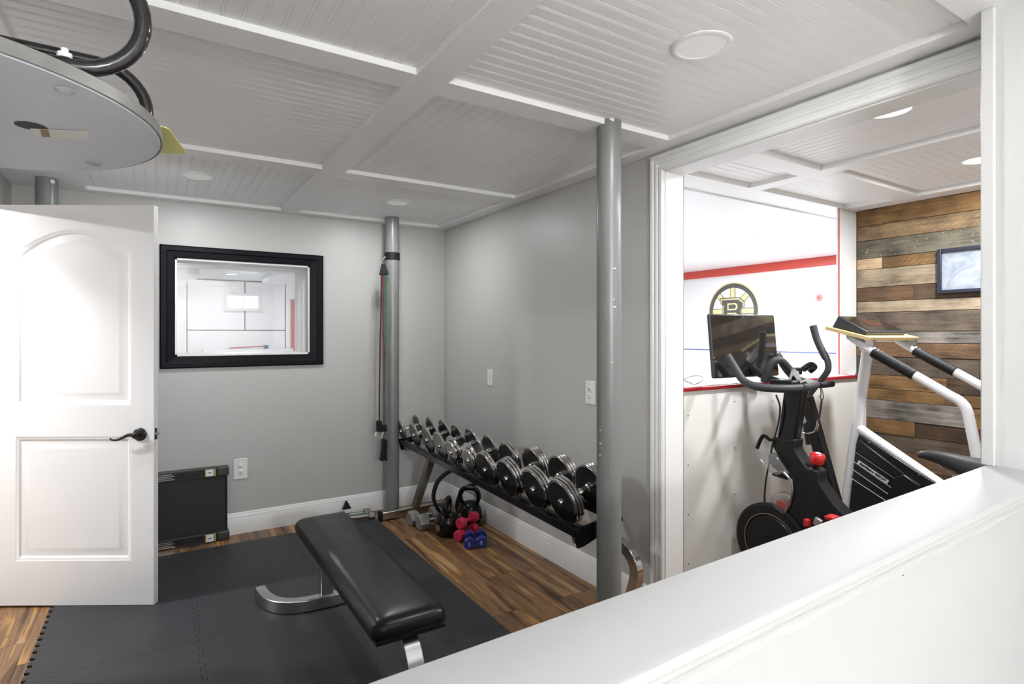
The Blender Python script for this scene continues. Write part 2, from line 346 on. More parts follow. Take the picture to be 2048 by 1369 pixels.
# casing of the wide opening: fluted profile with mitred head
CP = [(0.0, 0), (0.0, 0.012), (0.006, 0.018), (0.022, 0.018), (0.026, 0.013), (0.034, 0.013), (0.038, 0.019), (0.050, 0.019), (0.054, 0.014), (0.062, 0.014), (0.066, 0.021), (0.080, 0.021), (0.085, 0.016), (0.085, 0)]
def casing(name, path_in, outd, nrm, parent=None, label=None, m=None):
    """path_in: inner corner points; outd: outward unit vectors scaled for the mitre"""
    rr = [[Vector(p) + Vector(o) * (0.085 - a) + Vector(nrm) * h for a, h in CP] for p, o in zip(path_in, outd)]
    return struct(MB().rings(rr).build(name, m or M_WHITE, parent, smooth=True, angle=25), label)
casing('trim_1', [(XR, OY1, 0), (XR, OY1, OZ), (XR, OY0, OZ)], [(0, 1, 0), (0, 1, 1), (0, 0, 1)], (-1, 0, 0), label='white fluted casing around the wide opening')
tj = MB().box(XR - 0.001, XR2, OY1 - 0.006, OY1, 0, OZ).box(XR - 0.001, XR2, OY0, OY1, OZ - 0.006, OZ)
struct(tj.build('trim_2', M_WHITE), 'white jamb lining of the wide opening')
struct(box('trim_3', mat('raw_board_edge', srgb(96, 78, 52), 0.7, noise=0.3, nscale=40), XR2, XR2 + 0.006, OY1 - 0.004, OY1 + 0.01, 0, OZ), 'raw brown board edge beside the jamb')
# doorway casing on the left wall
casing('trim_4', [(XL, DY1, 0), (XL, DY1, 2.05), (XL, DY0, 2.05), (XL, DY0, 0)], [(0, 1, 0), (0, 1, 1), (0, -1, 1), (0, -1, 0)], (1, 0, 0), label='white casing of the doorway in the left wall')

# ------------------------------------------------------------------ coffered beadboard ceilings
def bead_cell(parent, x0, x1, y0, y1, zb, along_axis, pitch=0.0515):
    """tongue and groove bead boards filling one coffer; boards share one mesh"""
    prof = [(0.0, 0.010), (0.0, 0.0003), (0.0012, 0.0), (pitch - 0.0133, 0.0), (pitch - 0.0115, 0.0022), (pitch - 0.0098, 0.0003), (pitch - 0.0075, -0.0004), (pitch - 0.0050, 0.0003), (pitch - 0.0033, 0.0022), (pitch - 0.0016, 0.0003), (pitch - 0.0002, 0.0003), (pitch - 0.0002, 0.010)]
    w_, l_ = ((y1 - y0), (x1 - x0)) if along_axis == 'x' else ((x1 - x0), (y1 - y0))
    n = max(1, round(w_ / pitch)); k = (w_ / n) / pitch
    r = []
    for t in (0, l_):
        r.append([Vector((t, a * k, h)) if along_axis == 'x' else Vector((a * k, t, h)) for a, h in prof])
    first = None
    for i in range(n):
        if first is None:
            first = MB().rings(r).build('bead_board', M_CEIL, parent); o = first
        else: o = copy_obj(first, parent)
        o.location = (x0, y0 + i * w_ / n, zb) if along_axis == 'x' else (x0 + i * w_ / n, y0, zb)
def beams(parent, rects, z0, z1):
    for x0, x1, y0, y1 in rects: MB().box(x0, x1, y0, y1, z0, z1).build('beam', M_CEIL, parent, bevel=0.0015)
ceiling = struct(box('ceiling', M_CEIL, XL - 0.12, XR2, -2.9, YB2, 2.294, 2.36), 'white coffered beadboard ceiling of the gym')
X0, X1, X2, X3 = -0.366, 0.739, 0.8585, 1.952
YY = [(0.662, 1.779), (1.901, 3.065), (3.199, 4.245)]
ZR = ZC + 0.022
for j, (a, b) in enumerate(YY):
    for i, (xa, xb) in enumerate(((X0, X1), (X2, X3))):
        bead_cell(ceiling, xa, xb, a, b, ZR, 'y' if (i + j) % 2 == 0 else 'x')
beams(ceiling, [(XL, X0, 0.50, YB), (X3, XR, 0.50, YB), (X1, X2, 0.50, YB)], ZC, 2.30)
for xa, xb in ((X0, X1), (X2, X3)):
    beams(ceiling, [(xa, xb, 0.50, 0.662), (xa, xb, 1.779, 1.901), (xa, xb, 3.065, 3.199), (xa, xb, 4.245, YB)], ZC, 2.30)
beams(ceiling, [(XL, 1.90, -2.9, 0.50)], ZC, 2.30)
# alcove (exercise bike) ceiling
ceil2 = struct(box('ceiling', M_CEIL, XR2, 4.34, -0.3, 2.30, 2.30, 2.36), 'white coffered beadboard ceiling of the exercise bike alcove')
ZR2 = ZC + 0.028
for (xa, xb, ya, yb, ax) in ((2.41, 3.0, 0.55, 1.672, 'y'), (3.10, 4.055, 0.55, 1.640, 'x'), (2.41, 3.0, 1.80, 2.10, 'x'), (3.115, 4.08, 1.77, 2.10, 'y')):
    bead_cell(ceil2, xa, xb, ya, yb, ZR2, ax)
beams(ceil2, [(XR2, 2.41, -0.3, 2.30), (3.0, 3.1075, -0.3, 2.10), (4.0675, 4.22, -0.3, 2.10), (2.41, 3.0, 1.672, 1.80), (3.1075, 4.0675, 1.655, 1.785), (2.41, 3.0, -0.3, 0.55), (3.1075, 4.0675, -0.3, 0.55), (2.41, 4.34, 2.10, 2.30)], ZC, 2.31)

# ------------------------------------------------------------------ ceiling lights
def lamp(name, parent, loc, watts, size=0.13, col=(0.97, 0.985, 1.0)):
    d = bpy.data.lights.new(name, 'AREA'); d.shape = 'DISK'; d.size = size; d.energy = watts; d.color = col
    o = bpy.data.objects.new(name, d); C.objects.link(o); o.parent = parent; o.location = Vector(loc) - WO.get(parent.name, Vector((0, 0, 0)))
    return o
def ceiling_light(x, y, z, watts, label, lens=None, r=0.092, group='recessed ceiling lights', col=(0.97, 0.985, 1.0)):
    t = thing('ceiling_light', label, 'light', (x, y, z), group)
    MB().lathe([(r * 0.80, 0.004), (r, 0.004), (r, -0.003), (r * 0.93, -0.006), (r * 0.80, -0.004)], (x, y, z), n=40, ring=True).build('trim_ring', M_CEIL, t, smooth=True)
    MB().lathe([(0.0, -0.0025), (r * 0.80, -0.0025), (r * 0.80, 0.003), (0, 0.003)], (x, y, z), n=40).build('lens', lens or M_LENS, t, smooth=True)
    lamp('lamp', t, (x, y, z - 0.008), watts, r * 1.5, col)
    return t
ceiling_light(1.430, 1.171, ZR, GYM_W * 0.8, 'large round white ceiling light nearest the camera, above the grey post')
ceiling_light(1.385, 3.66, ZR, GYM_W, 'round ceiling light above the far grey post with exercise bands')
ceiling_light(0.195, 3.65, ZR, GYM_W, 'round ceiling light on the beadboard above the black framed window')
ceiling_light(2.50, 1.115, ZR2, BIKE_W * 0.65, 'round ceiling light just inside the wide opening, above the exercise bike', M_LENSB)
ceiling_light(3.60, 1.180, ZR2, BIKE_W * 1.4, 'round ceiling light at the right edge, above the stair climber', M_LENSB)

# ================================================================== ROOMS BEYOND
# hall behind the open door on the left
hall = struct(box('floor', wood('hall_wood', srgb(120, 85, 50), srgb(190, 150, 105), 'y', 0.4, 2.5, 0.05), -3.2, XL - 0.2, 1.6, YB2, -0.06, 0.0), 'wood floor of the hall behind the door')
hw = MB().box(-3.3, -3.2, 1.6, YB2, 0, ZT).box(-3.3, XL - 0.12, 1.5, 1.6, 0, ZT).box(-3.3, XL - 0.12, YB, YB2, 0, ZT)
struct(hw.build('wall_hall', M_WALL), 'grey walls of the hall behind the door')
struct(box('ceiling', M_CEIL, -3.3, XL - 0.12, 1.5, YB2, ZC, 2.36), 'white ceiling of the hall behind the door')
ceiling_light(-1.06, 3.46, ZC, HALL_W * 0.2, 'ceiling light in the hall just outside the door', group='hall ceiling lights')
ceiling_light(-1.95, 3.57, ZC, HALL_W, 'ceiling light in the hall farther from the door', group='hall ceiling lights')
# unseen landing behind the camera, kept pale to bounce light
sw = MB().box(XL - 0.12, 1.90, -3.0, -2.9, 0, ZT)
struct(sw.build('wall_landing', M_WHITE), 'white wall of the landing behind the half wall')
struct(box('floor', mat('cream_bounce_sheet', (0.72, 0.70, 0.67), 0.9), XL, 1.90, -2.9, 0.46, -0.005, 0.012), 'cream bounce surface added on the landing floor behind the half wall')  # cream covering added so the unseen floor bounces light to the ceiling
fill_gl = thing('fill_globe', 'white globe fill light added on the landing behind the half wall', 'lamp', (0.25, -2.15, 1.80))  # unseen globe added to brighten the ceiling and the recess sides
MB().lathe([(0, -0.11), (0.05, -0.098), (0.09, -0.063), (0.11, 0), (0.09, 0.063), (0.05, 0.098), (0.02, 0.108)], (0.25, -2.15, 1.80), n=20).build('globe', mat('fill_globe_glow', (0.9, 0.9, 0.9), 0.4, emit=(0.98, 0.99, 1.0), estr=FILL_W), fill_gl, smooth=True)
MB().tube([(0.25, -2.15, 1.90), (0.25, -2.15, ZC)], 0.006, 8).build('stem', M_WHITE, fill_gl, smooth=True)


# rink room beyond the window and the alcove
RX, RY, RZ = 6.30, 10.0, 2.25
struct(MB().box(-1.6, RX + 0.1, YB2, RY + 0.1, -0.06, -0.001).box(XR2, RX + 0.1, 2.20, YB2, -0.06, -0.001).box(4.342, RX, 2.12, 2.20, -0.06, -0.001).build('floor', mat('white_bounce_floor', (0.80, 0.81, 0.83), 0.3)), 'pale floor of the rink room')  # rink floor colour whitened to bounce light upward
struct(MB().box(-1.6, RX + 0.1, YB2, RY + 0.1, RZ, 2.42).box(XR2, RX + 0.1, 2.30, YB2, RZ, 2.42).box(4.342, RX, 2.12, 2.30, RZ, 2.42).build('ceiling', M_RINK), 'bright white ceiling of the rink room')
wall_rr = struct(box('wall_rink_right', M_RINK, RX, RX + 0.1, 2.02, RY, 0, RZ), 'white rink wall with red band and round emblem')
wall_rb = struct(box('wall_rink_back', M_RINK, -1.6, RX + 0.1, RY + 0.012, RY + 0.1, 0, RZ), 'white panelled far wall of the rink room')
struct(MB().box(-1.6, -1.5, YB2, RY, 0, RZ).build('wall_rink_left', M_RINK), 'white left wall of the rink room')
struct(MB().box(4.342, RX, 2.02, 2.12, 0, RZ).build('wall_rink_front', M_RINK), 'white near wall of the rink room')
# white panels of the far rink wall, dark joints between them
def panel(x0, x1, z0, z1): box('wall_panel', M_RINK, x0 + 0.008, x1 - 0.008, RY, RY + 0.012, z0 + 0.008, z1 - 0.008, wall_rb)
struct(box('trim_5', mat('dark_joint', (0.02, 0.017, 0.015), 0.6), -1.5, RX, RY + 0.009, RY + 0.0121, 0, RZ), 'dark joint backing of the far rink wall')
for a, b in ((-1.5, 0.385), (1.811, 3.7), (3.7, 6.3)): panel(a, b, 0, 2.25)
panel(0.385, 1.811, 0, 1.448)
# two panels around the little basement window
WNX0, WNX1, WNZ0, WNZ1 = 0.955, 1.383, 1.81, 1.995
for a, b in ((0.385, 1.195), (1.195, 1.811)):
    panel(a, b, 1.448, 2.24)
wn = struct(box('window_2', M_WHITE, WNX0 - 0.05, WNX1 + 0.05, RY - 0.03, RY, WNZ0 - 0.05, WNZ1 + 0.05, bevel=0.003), 'small white basement window on the far rink wall')
M_SKYPANE = mat('daylight_pane', (0.8, 0.85, 0.9), 0.2, emit=(0.85, 0.93, 1.0), estr=1.0)
mid = (WNX0 + WNX1) / 2
for a, b in ((WNX0, mid - 0.008), (mid + 0.008, WNX1)):
    box('pane', M_SKYPANE, a, b, RY - 0.034, RY - 0.029, WNZ0, WNZ1, wn)
box('mullion', M_WHITE, mid - 0.008, mid + 0.008, RY - 0.042, RY - 0.028, WNZ0, WNZ1, wn)
box('sill', M_WHITE, WNX0 - 0.07, WNX1 + 0.07, RY - 0.05, RY - 0.028, WNZ0 - 0.052, WNZ0 - 0.03, wn)
for k in range(5): box('slat', M_WHITE, WNX0, mid - 0.008, RY - 0.038, RY - 0.034, WNZ0 + 0.012 + k * 0.036, WNZ0 + 0.022 + k * 0.036, wn)
# things seen through the window
o = MB().box(1.898, 1.952, RY - 0.03, RY, 0.9, 1.968).build('red_goal_post', M_RED, bevel=0.004); tag(o, 'tall red post against the far wall seen through the window', 'post')
g = at(330, 575, y=9.0)
duct = MB().box(-0.95, 0.44, 8.0, 9.1, 2.12, 2.25).build('ceiling_duct_box', mat('pale_duct_paint', (0.72, 0.71, 0.67), 0.5, noise=0.1, nscale=20), bevel=0.006); tag(duct, 'boxed pale duct under the rink ceiling seen through the window', 'duct')
tag(MB().box(1.35, 2.6, 7.2, 9.3, 2.17, 2.25).build('ceiling_soffit', M_RINK, bevel=0.004), 'white ceiling soffit at the upper right of the window view', 'soffit')
sh = thing('hockey_stick', 'red hockey stick with blue blade lying up against the rink wall', 'stick', (1.1, 9.9, 0))
p0, p1 = Vector((0.95, 9.9, 1.165)), Vector((1.455, 9.9, 1.190))
MB().sweep([p0, p1], RECT(0.006, 0.009)).build('shaft', mat('faded_red_shaft', (0.45, 0.06, 0.05), 0.4), sh)
MB().box(1.46, 1.53, 9.89, 9.91, 1.14, 1.205).build('blade', mat('blue_tape', (0.03, 0.10, 0.2), 0.5), sh, bevel=0.003)
MB().box(0.6, 1.9, 9.82, 9.98, 1.08, 1.15).build('rest', M_RINK, sh)
# red band, blue line, emblem on the right rink wall
tag(MB().box(RX - 0.03, RX - 0.0005, 2.31, RY - 0.01, 2.150, 2.249).build('red_band', mat('bright_red_band', (0.62, 0.075, 0.055), 0.4), bevel=0.003), 'bright red band along the top of the rink wall', 'trim')
tag(MB().box(RX - 0.006, RX - 0.0005, 2.31, RY - 0.01, 1.170, 1.182).build('blue_line', mat('blue_line_paint', (0.12, 0.16, 0.38), 0.4)), 'thin blue line running along the white rink wall', 'line')
em = thing('wall_emblem', 'round black and gold spoked emblem with a block letter B', 'emblem', (RX, 4.655, 1.68))
M_EB = mat('emblem_black', (0.09, 0.09, 0.085), 0.5); M_EG = mat('emblem_gold', (0.80, 0.64, 0.34), 0.5); M_EW = mat('emblem_white', (0.85, 0.85, 0.85), 0.4)
def wallpt(a, b, d): return Vector((RX - d, 4.655 - a, 1.68 + b))     # a to the right in the picture, b up
def flat(name, pts, d0, d1, m, parent=em): 
    return MB().prism([wallpt(a, b, d0) for a, b in pts], (-(d1 - d0), 0, 0)).build(name, m, parent)
def ringm(name, r0, r1, d0, d1, m, n=64):
    rr = []
    for k in range(n):
        t = 2 * math.pi * k / n; c, s_ = math.cos(t), math.sin(t)
        rr.append([wallpt(r0 * c, r0 * s_, d0), wallpt(r1 * c, r1 * s_, d0), wallpt(r1 * c, r1 * s_, d1), wallpt(r0 * c, r0 * s_, d1)])
    return MB().rings(rr, closed=True).build(name, m, em)
flat('disc', [(0.33 * math.cos(t), 0.33 * math.sin(t)) for t in (2 * math.pi * k / 48 for k in range(48))], 0, 0.003, M_EW)
ringm('outer_edge', 0.362, 0.378, 0, 0.004, M_EG); ringm('ring', 0.305, 0.362, 0, 0.005, M_EB)
for k in range(8):
    t = math.pi / 4 * k; c, s_ = math.cos(t), math.sin(t)
    for nm, hw_, d0, d1, m in (('spoke_edge', 0.040, 0.003, 0.0045, M_EB), ('spoke', 0.031, 0.0045, 0.006, M_EG)):
        flat(nm, [(c * r - s_ * q, s_ * r + c * q) for r, q in ((0.1, -hw_), (0.306, -hw_), (0.306, hw_), (0.1, hw_))], d0, d1, m)
BO = [(-0.165, 0.150), (0.085, 0.150), (0.150, 0.105), (0.150, 0.045), (0.115, 0.0), (0.150, -0.045), (0.150, -0.105), (0.085, -0.150), (-0.165, -0.150), (-0.165, -0.085), (-0.135, -0.085), (-0.135, 0.085), (-0.165, 0.085)]
sc = lambda k: [(a * k + (-0.004), b * k) for a, b in BO]
flat('letter_edge', [(a * 1.16, b * 1.20) for a, b in BO], 0.006, 0.008, M_EB); flat('letter_outline', [(a * 1.09, b * 1.11) for a, b in BO], 0.008, 0.0095, M_EG); flat('letter', BO, 0.0095, 0.011, M_EB)
for zz in (0.062, -0.062):
    flat('counter_edge', [(-0.075, zz + 0.045), (0.05, zz + 0.045), (0.075, zz + 0.02), (0.075, zz - 0.02), (0.05, zz - 0.045), (-0.075, zz - 0.045)], 0.011, 0.0125, M_EG)
    flat('counter', [(-0.055, zz + 0.028), (0.035, zz + 0.028), (0.052, zz + 0.012), (0.052, zz - 0.012), (0.035, zz - 0.028), (-0.055, zz - 0.028)], 0.0125, 0.014, M_EB)
pk = thing('wall_sticker', 'small round red sticker on the white rink wall', 'sticker', (RX, 3.533, 1.796))
MB().lathe([(0, 0), (0.038, 0), (0.038, 0.004), (0, 0.004)], (RX, 3.533, 1.796), (-1, 0, 0), 28).build('disc', mat('faded_red_print', (0.42, 0.09, 0.10), 0.5), pk)
MB().lathe([(0.022, 0.004), (0.027, 0.004), (0.027, 0.005), (0.022, 0.005)], (RX, 3.533, 1.796), (-1, 0, 0), 28, ring=True).build('ring', M_EW, pk)
# rink lights
RL = 'round recessed light in the white rink room ceiling'
for x, y, lab in ((4.39, 2.95, 'round light in the rink ceiling nearest the alcove'), (5.29, 3.90, 'round light in the rink ceiling above the round emblem'), (3.1, 3.6, 'round light in the rink ceiling above the dasher board'), (0.9, 6.6, 'round light in the rink ceiling nearest the black framed window'), (4.2, 6.2, 'round light in the middle of the rink ceiling'), (0.9, 9.0, 'round light in the rink ceiling before the small basement window')):
    ceiling_light(x, y, RZ, RINK_W * (0.30 if x < 2 else 1.0), lab, M_LENSB, group='rink ceiling lights', col=(0.97, 0.985, 1.0))

# ------------------------------------------------------------------ window in the back wall
win = struct(MB().box(WX0 - 0.002, WX1 + 0.002, YB + 0.001, YB2 + 0.01, WZ0 - 0.002, WZ0 + 0.012).box(WX0 - 0.002, WX1 + 0.002, YB + 0.001, YB2 + 0.01, WZ1 - 0.012, WZ1 + 0.002).box(WX0 - 0.002, WX0 + 0.012, YB + 0.001, YB2 + 0.01, WZ0, WZ1).box(WX1 - 0.012, WX1 + 0.002, YB + 0.001, YB2 + 0.01, WZ0, WZ1).build('window_1', M_WHITE), 'interior window with wide black frame in the back wall')
# pane near the front, thin stops on the rink side
box('pane', M_GLASS, WX0 + 0.012, WX1 - 0.012, YB + 0.020, YB + 0.024, WZ0 + 0.012, WZ1 - 0.012, win)
box('glazing_bead', mat('grey_gasket', (0.25, 0.25, 0.25), 0.5), WX1 - 0.022, WX1 - 0.012, YB + 0.006, YB + 0.030, WZ0 + 0.012, WZ1 - 0.012, win)
for k, (yy, e_) in enumerate(((YB + 0.14, 0.006), (YB + 0.27, 0.013))):
    box('jamb_step', M_WHITE, WX1 - 0.012 - e_, WX1 - 0.0121, yy, YB2 + 0.01, WZ0 + 0.012, WZ1 - 0.012, win)
    box('jamb_step', M_WHITE, WX0 + 0.012, WX1 - 0.012 - e_, yy, YB2 + 0.01, WZ1 - 0.012 - e_ * 0.8, WZ1 - 0.0121, win)
# black moulded frame, mitred
fo, fi = (0.012, 1.050, 1.160, 1.973), (WX0, WX1, WZ0, WZ1)
prof = [(0.0, 0.0), (0.0, 0.016), (0.10, 0.020), (0.42, 0.020), (0.50, 0.015), (0.92, 0.010), (1.0, 0.008), (1.0, 0.0)]
def crn(t, cx, cz, h):
    x = (fo[0] if cx == 0 else fo[1]) * (1 - t) + (fi[0] if cx == 0 else fi[1]) * t
    z = (fo[2] if cz == 0 else fo[3]) * (1 - t) + (fi[2] if cz == 0 else fi[3]) * t
    return Vector((x, YB - h, z))
for (a, b) in (((0, 0), (1, 0)), ((1, 0), (1, 1)), ((1, 1), (0, 1)), ((0, 1), (0, 0))):
    MB().rings([[crn(t, a[0], a[1], h) for t, h in prof], [crn(t, b[0], b[1], h) for t, h in prof]]).build('frame_moulding', M_BLKTRIM, win)

# ------------------------------------------------------------------ open door
hinge, dd = Vector((-0.709, 3.816, 0.0)), Vector((0.8537, -0.5208, 0)).normalized(); dnrm = Vector((-dd.y, dd.x, 0)) * -1  # towards the camera
if dnrm.y > 0: dnrm = -dnrm
DW, DH, DT = 0.812, 2.030, 0.035
door = bpy.data.objects.new('door_1', None); C.objects.link(door); door.location = hinge; WO['door_1'] = hinge.copy(); struct(door, 'white two panel arched door standing open')
def dp(s_, z, d=0.0): return hinge + dd * s_ + Vector((0, 0, 0.012 + z)) + dnrm * d
# slab with moulded panels: grid of rings from stile surface down into panel and raised field
slab = MB()
pan = [(0.118, 0.698, 0.225, 0.855, 0.0), (0.118, 0.698, 1.015, 1.785, 0.120)]    # s0, s1, z0, z1, arch rise
def outline(s0, s1, z0, z1, rise, inset, n=16):
    s0 += inset; s1 -= inset; z0 += inset; z1 -= inset
    pts = [(s0, z0), (s1, z0)]
    if rise <= 0: return pts + [(s1, z1), (s0, z1)]
    for k in range(n + 1):
        t = k / n; x = s1 + (s0 - s1) * t; pts.append((x, z1 + rise * (1 - (2 * t - 1) ** 2)))
    return pts
# front sheet: stiles and rails around the two panel holes (strips), plus recess rings
def sheet(pts): slab.add([dp(a, b, 0) for a, b in pts], [tuple(range(len(pts)))])
sheet([(0, 0), (0.118, 0), (0.118, DH), (0, DH)]); sheet([(0.698, 0), (DW, 0), (DW, DH), (0.698, DH)])
sheet([(0.118, 0), (0.698, 0), (0.698, 0.225), (0.118, 0.225)]); sheet([(0.118, 0.855), (0.698, 0.855), (0.698, 1.015), (0.118, 1.015)])
top = outline(*pan[1], 0)[2:]
sheet([(0.118, DH)] + [(a, b) for a, b in reversed(top)] + [(0.698, DH)])
for P in pan:
    levels = [(0.0, 0.0), (0.006, -0.003), (0.014, -0.004), (0.022, -0.010), (0.034, -0.0105), (0.060, -0.003), (0.064, -0.003)]
    rr = [[dp(a, b, h) for a, b in outline(*P, ins)] for ins, h in levels]
    slab.rings(rr, caps=False); slab.add(rr[-1], [tuple(range(len(rr[-1])))])
bx = [dp(a, b, -DT) for a, b in ((0, 0), (DW, 0), (DW, DH), (0, DH))]; fx = [dp(a, b, 0) for a, b in ((0, 0), (DW, 0), (DW, DH), (0, DH))]
slab.add(bx, [(0, 1, 2, 3)]); 
for i in range(4): slab.add([fx[i], fx[(i + 1) % 4], bx[(i + 1) % 4], bx[i]], [(0, 1, 2, 3)])
so = slab.build('slab', M_DOOR, door, smooth=True, angle=20)
kc = dp(DW - 0.069, 0.866, 0)
hd_ = MB().lathe([(0, 0.012), (0.024, 0.012), (0.033, 0.006), (0.0335, 0), (0, 0)], kc, dnrm, 32).build('rosette', M_HANDLE, door, smooth=True)
neck = MB().lathe([(0.012, 0.010), (0.012, 0.032), (0.014, 0.036), (0.014, 0.046), (0, 0.048)], kc, dnrm, 20).build('neck', M_HANDLE, door, smooth=True)
up = Vector((0, 0, 1)); k0 = kc + dnrm * 0.042
lev = smooth_path([k0 + dd * 0.006 + up * 0.004, k0 - dd * 0.03 + up * 0.004, k0 - dd * 0.058 - up * 0.009, k0 - dd * 0.090 - up * 0.021, k0 - dd * 0.112 - up * 0.020, k0 - dd * 0.122 - up * 0.013], 6)
MB().tube(lev, [0.010 - 0.006 * i / (len(lev) - 1) for i in range(len(lev))], 10).build('lever', M_HANDLE, door, smooth=True)
e0 = hinge + dd * DW + Vector((0, 0, 0.012 + 0.866)) - dnrm * DT / 2
MB().obox(e0, dnrm, up, dd, 0.0095, 0.029, 0.0012).build('latch_plate', M_SLOT, door)
MB().obox(e0 + dd * 0.006 + up * 0.001, dnrm, up, dd, 0.006, 0.008, 0.007).build('latch_bolt', M_STEEL, door, bevel=0.002)
for zz in (0.25, 1.0, 1.78): MB().tube([dp(-0.004, zz - 0.045, -DT - 0.002), dp(-0.004, zz + 0.045, -DT - 0.002)], 0.007, 10).build('hinge', M_HANDLE, door, smooth=True)

# ------------------------------------------------------------------ outlets and switch
def plate(name, c, nrm, side, label, cat, kind, w_=0.072, h_=0.118):
    c = Vector(c); nrm = Vector(nrm); side = Vector(side); z = Vector((0, 0, 1)); t = thing(name, label, cat, c)
    MB().obox(c + nrm * 0.003, side, z, nrm, w_ / 2, h_ / 2, 0.003).build('cover_plate', M_PLASTIC, t, bevel=0.002)
    if kind == 'outlet':
        for s_ in (-1, 1):
            cc = c + z * (0.0195 * s_)
            r = MB().lathe([(0, 0.006), (0.0165, 0.006), (0.0175, 0.0075), (0.0155, 0.0085), (0, 0.0085)], cc, nrm, 24).build('receptacle', M_PLASTIC, t, smooth=True)
            for q in (-1, 1): MB().obox(cc + side * (0.0063 * q) + z * 0.003 + nrm * 0.0085, side, z, nrm, 0.0012, 0.0042, 0.0006).build('slot', M_SLOT, r)
            MB().lathe([(0, 0.008), (0.0024, 0.008), (0.0024, 0.0091), (0, 0.0091)], cc - z * 0.007, nrm, 10).build('ground_hole', M_SLOT, r)
    else:
        MB().obox(c + nrm * 0.008, side, z, nrm, 0.005, 0.012, 0.003).build('toggle', M_PLASTIC, t, bevel=0.001)
        for s_ in (-1, 1): MB().lathe([(0, 0.006), (0.003, 0.006), (0.003, 0.007), (0, 0.007)], c + z * (0.03 * s_), nrm, 10).build('screw', M_STEEL, t)
    return t
plate('wall_outlet', (0.490, YB, 0.449), (0, -1, 0), (1, 0, 0), 'white duplex outlet on the back wall beside the black folded treadmill', 'outlet', 'outlet', 0.088, 0.140)
plate('light_switch', (XR, 3.556, 1.072), (-1, 0, 0), (0, 1, 0), 'white light switch on the right wall above the small dumbbells', 'switch', 'switch')
plate('wall_outlet', (XR, 2.436, 1.060), (-1, 0, 0), (0, 1, 0), 'white duplex outlet on the right wall partly hidden by the near grey post', 'outlet', 'outlet', 0.08, 0.13)

# ------------------------------------------------------------------ steel posts
def steel_post(x, y, z1, label, chips=()):
    t = thing('support_post', label, 'post', (x, y, 0), 'grey steel support posts')
    MB().lathe([(0.052, 0.0), (0.052, z1)], (x, y, 0), n=40).build('shaft', M_POST, t, smooth=True)
    d = (Vector((0, 0, 0)) - Vector((x, y, 0))).normalized(); s_ = Vector((-d.y, d.x, 0))
    for (q, z, w_, h_) in chips:
        a = q; nn = (d * math.cos(a) + s_ * math.sin(a)); ss = Vector((-nn.y, nn.x, 0))
        MB().obox(Vector((x, y, z)) + nn * 0.0518, ss, (0, 0, 1), nn, w_ / 2, h_ / 2, 0.0008).build('paint_chip', M_CHIP, t, bevel=0.0004)
    return t
np_ = steel_post(1.618, 1.803, 2.283, 'grey steel post in the right foreground with white paint chips', [(0.3, 2.276, 0.012, 0.012), (0.15, 2.279, 0.010, 0.008), (0.45, 1.66, 0.014, 0.004), (0.40, 1.53, 0.008, 0.003), (0.45, 1.50, 0.014, 0.004), (-0.75, 0.985, 0.008, 0.004), (-0.75, 0.93, 0.010, 0.006), (-0.78, 0.88, 0.006, 0.008), (0.2, 1.27, 0.005, 0.003)])
steel_post(1.529, 4.163, 2.283, 'far grey steel post with hanging exercise bands')
steel_post(-0.526, 4.075, 2.283, 'grey steel post whose top shows above the open white door', [(0.5, 2.24, 0.02, 0.02)])

# ------------------------------------------------------------------ foam mat tiles with interlocking teeth
def tile_mat():
    m = mat('charcoal_foam', (0.034, 0.035, 0.039), 0.50, noise=0.22, nscale=5, spec=0.25)
    nt = m.node_tree; b = nt.nodes['Principled BSDF']; N = nt.nodes.new; L = nt.links.new
    tc = N('ShaderNodeTexCoord'); wv = N('ShaderNodeTexWave'); wv.inputs['Scale'].default_value = 45; wv.bands_direction = 'X'; L(tc.outputs['Object'], wv.inputs['Vector'])
    n = N('ShaderNodeTexNoise'); n.inputs['Scale'].default_value = 9; n.inputs['Detail'].default_value = 6; L(tc.outputs['Object'], n.inputs['Vector'])
    ad = N('ShaderNodeMath'); ad.operation = 'MULTIPLY_ADD'; ad.inputs[1].default_value = 0.25; L(wv.outputs['Fac'], ad.inputs[0]); L(n.outputs['Fac'], ad.inputs[2])
    bp = N('ShaderNodeBump'); bp.inputs['Strength'].default_value = 0.35; bp.inputs['Distance'].default_value = 0.002; L(ad.outputs[0], bp.inputs['Height']); L(bp.outputs[0], b.inputs['Normal'])
    return m
M_FOAM = tile_mat()
def edge_teeth(n, depth, phase):
    """interlocking dovetail edge from 0 to 1: list of (t, offset)"""
    out = []
    for i in range(n):
        a = i / n; w_ = 1 / n; s_ = depth if (i + phase) % 2 == 0 else -depth
        if phase is None: s_ = 0
        out += [(a + 0.06 * w_ * (1), s_), (a + 0.94 * w_, s_)]
    return out
TS = 0.61; MX0, MY1 = -0.45, 4.115
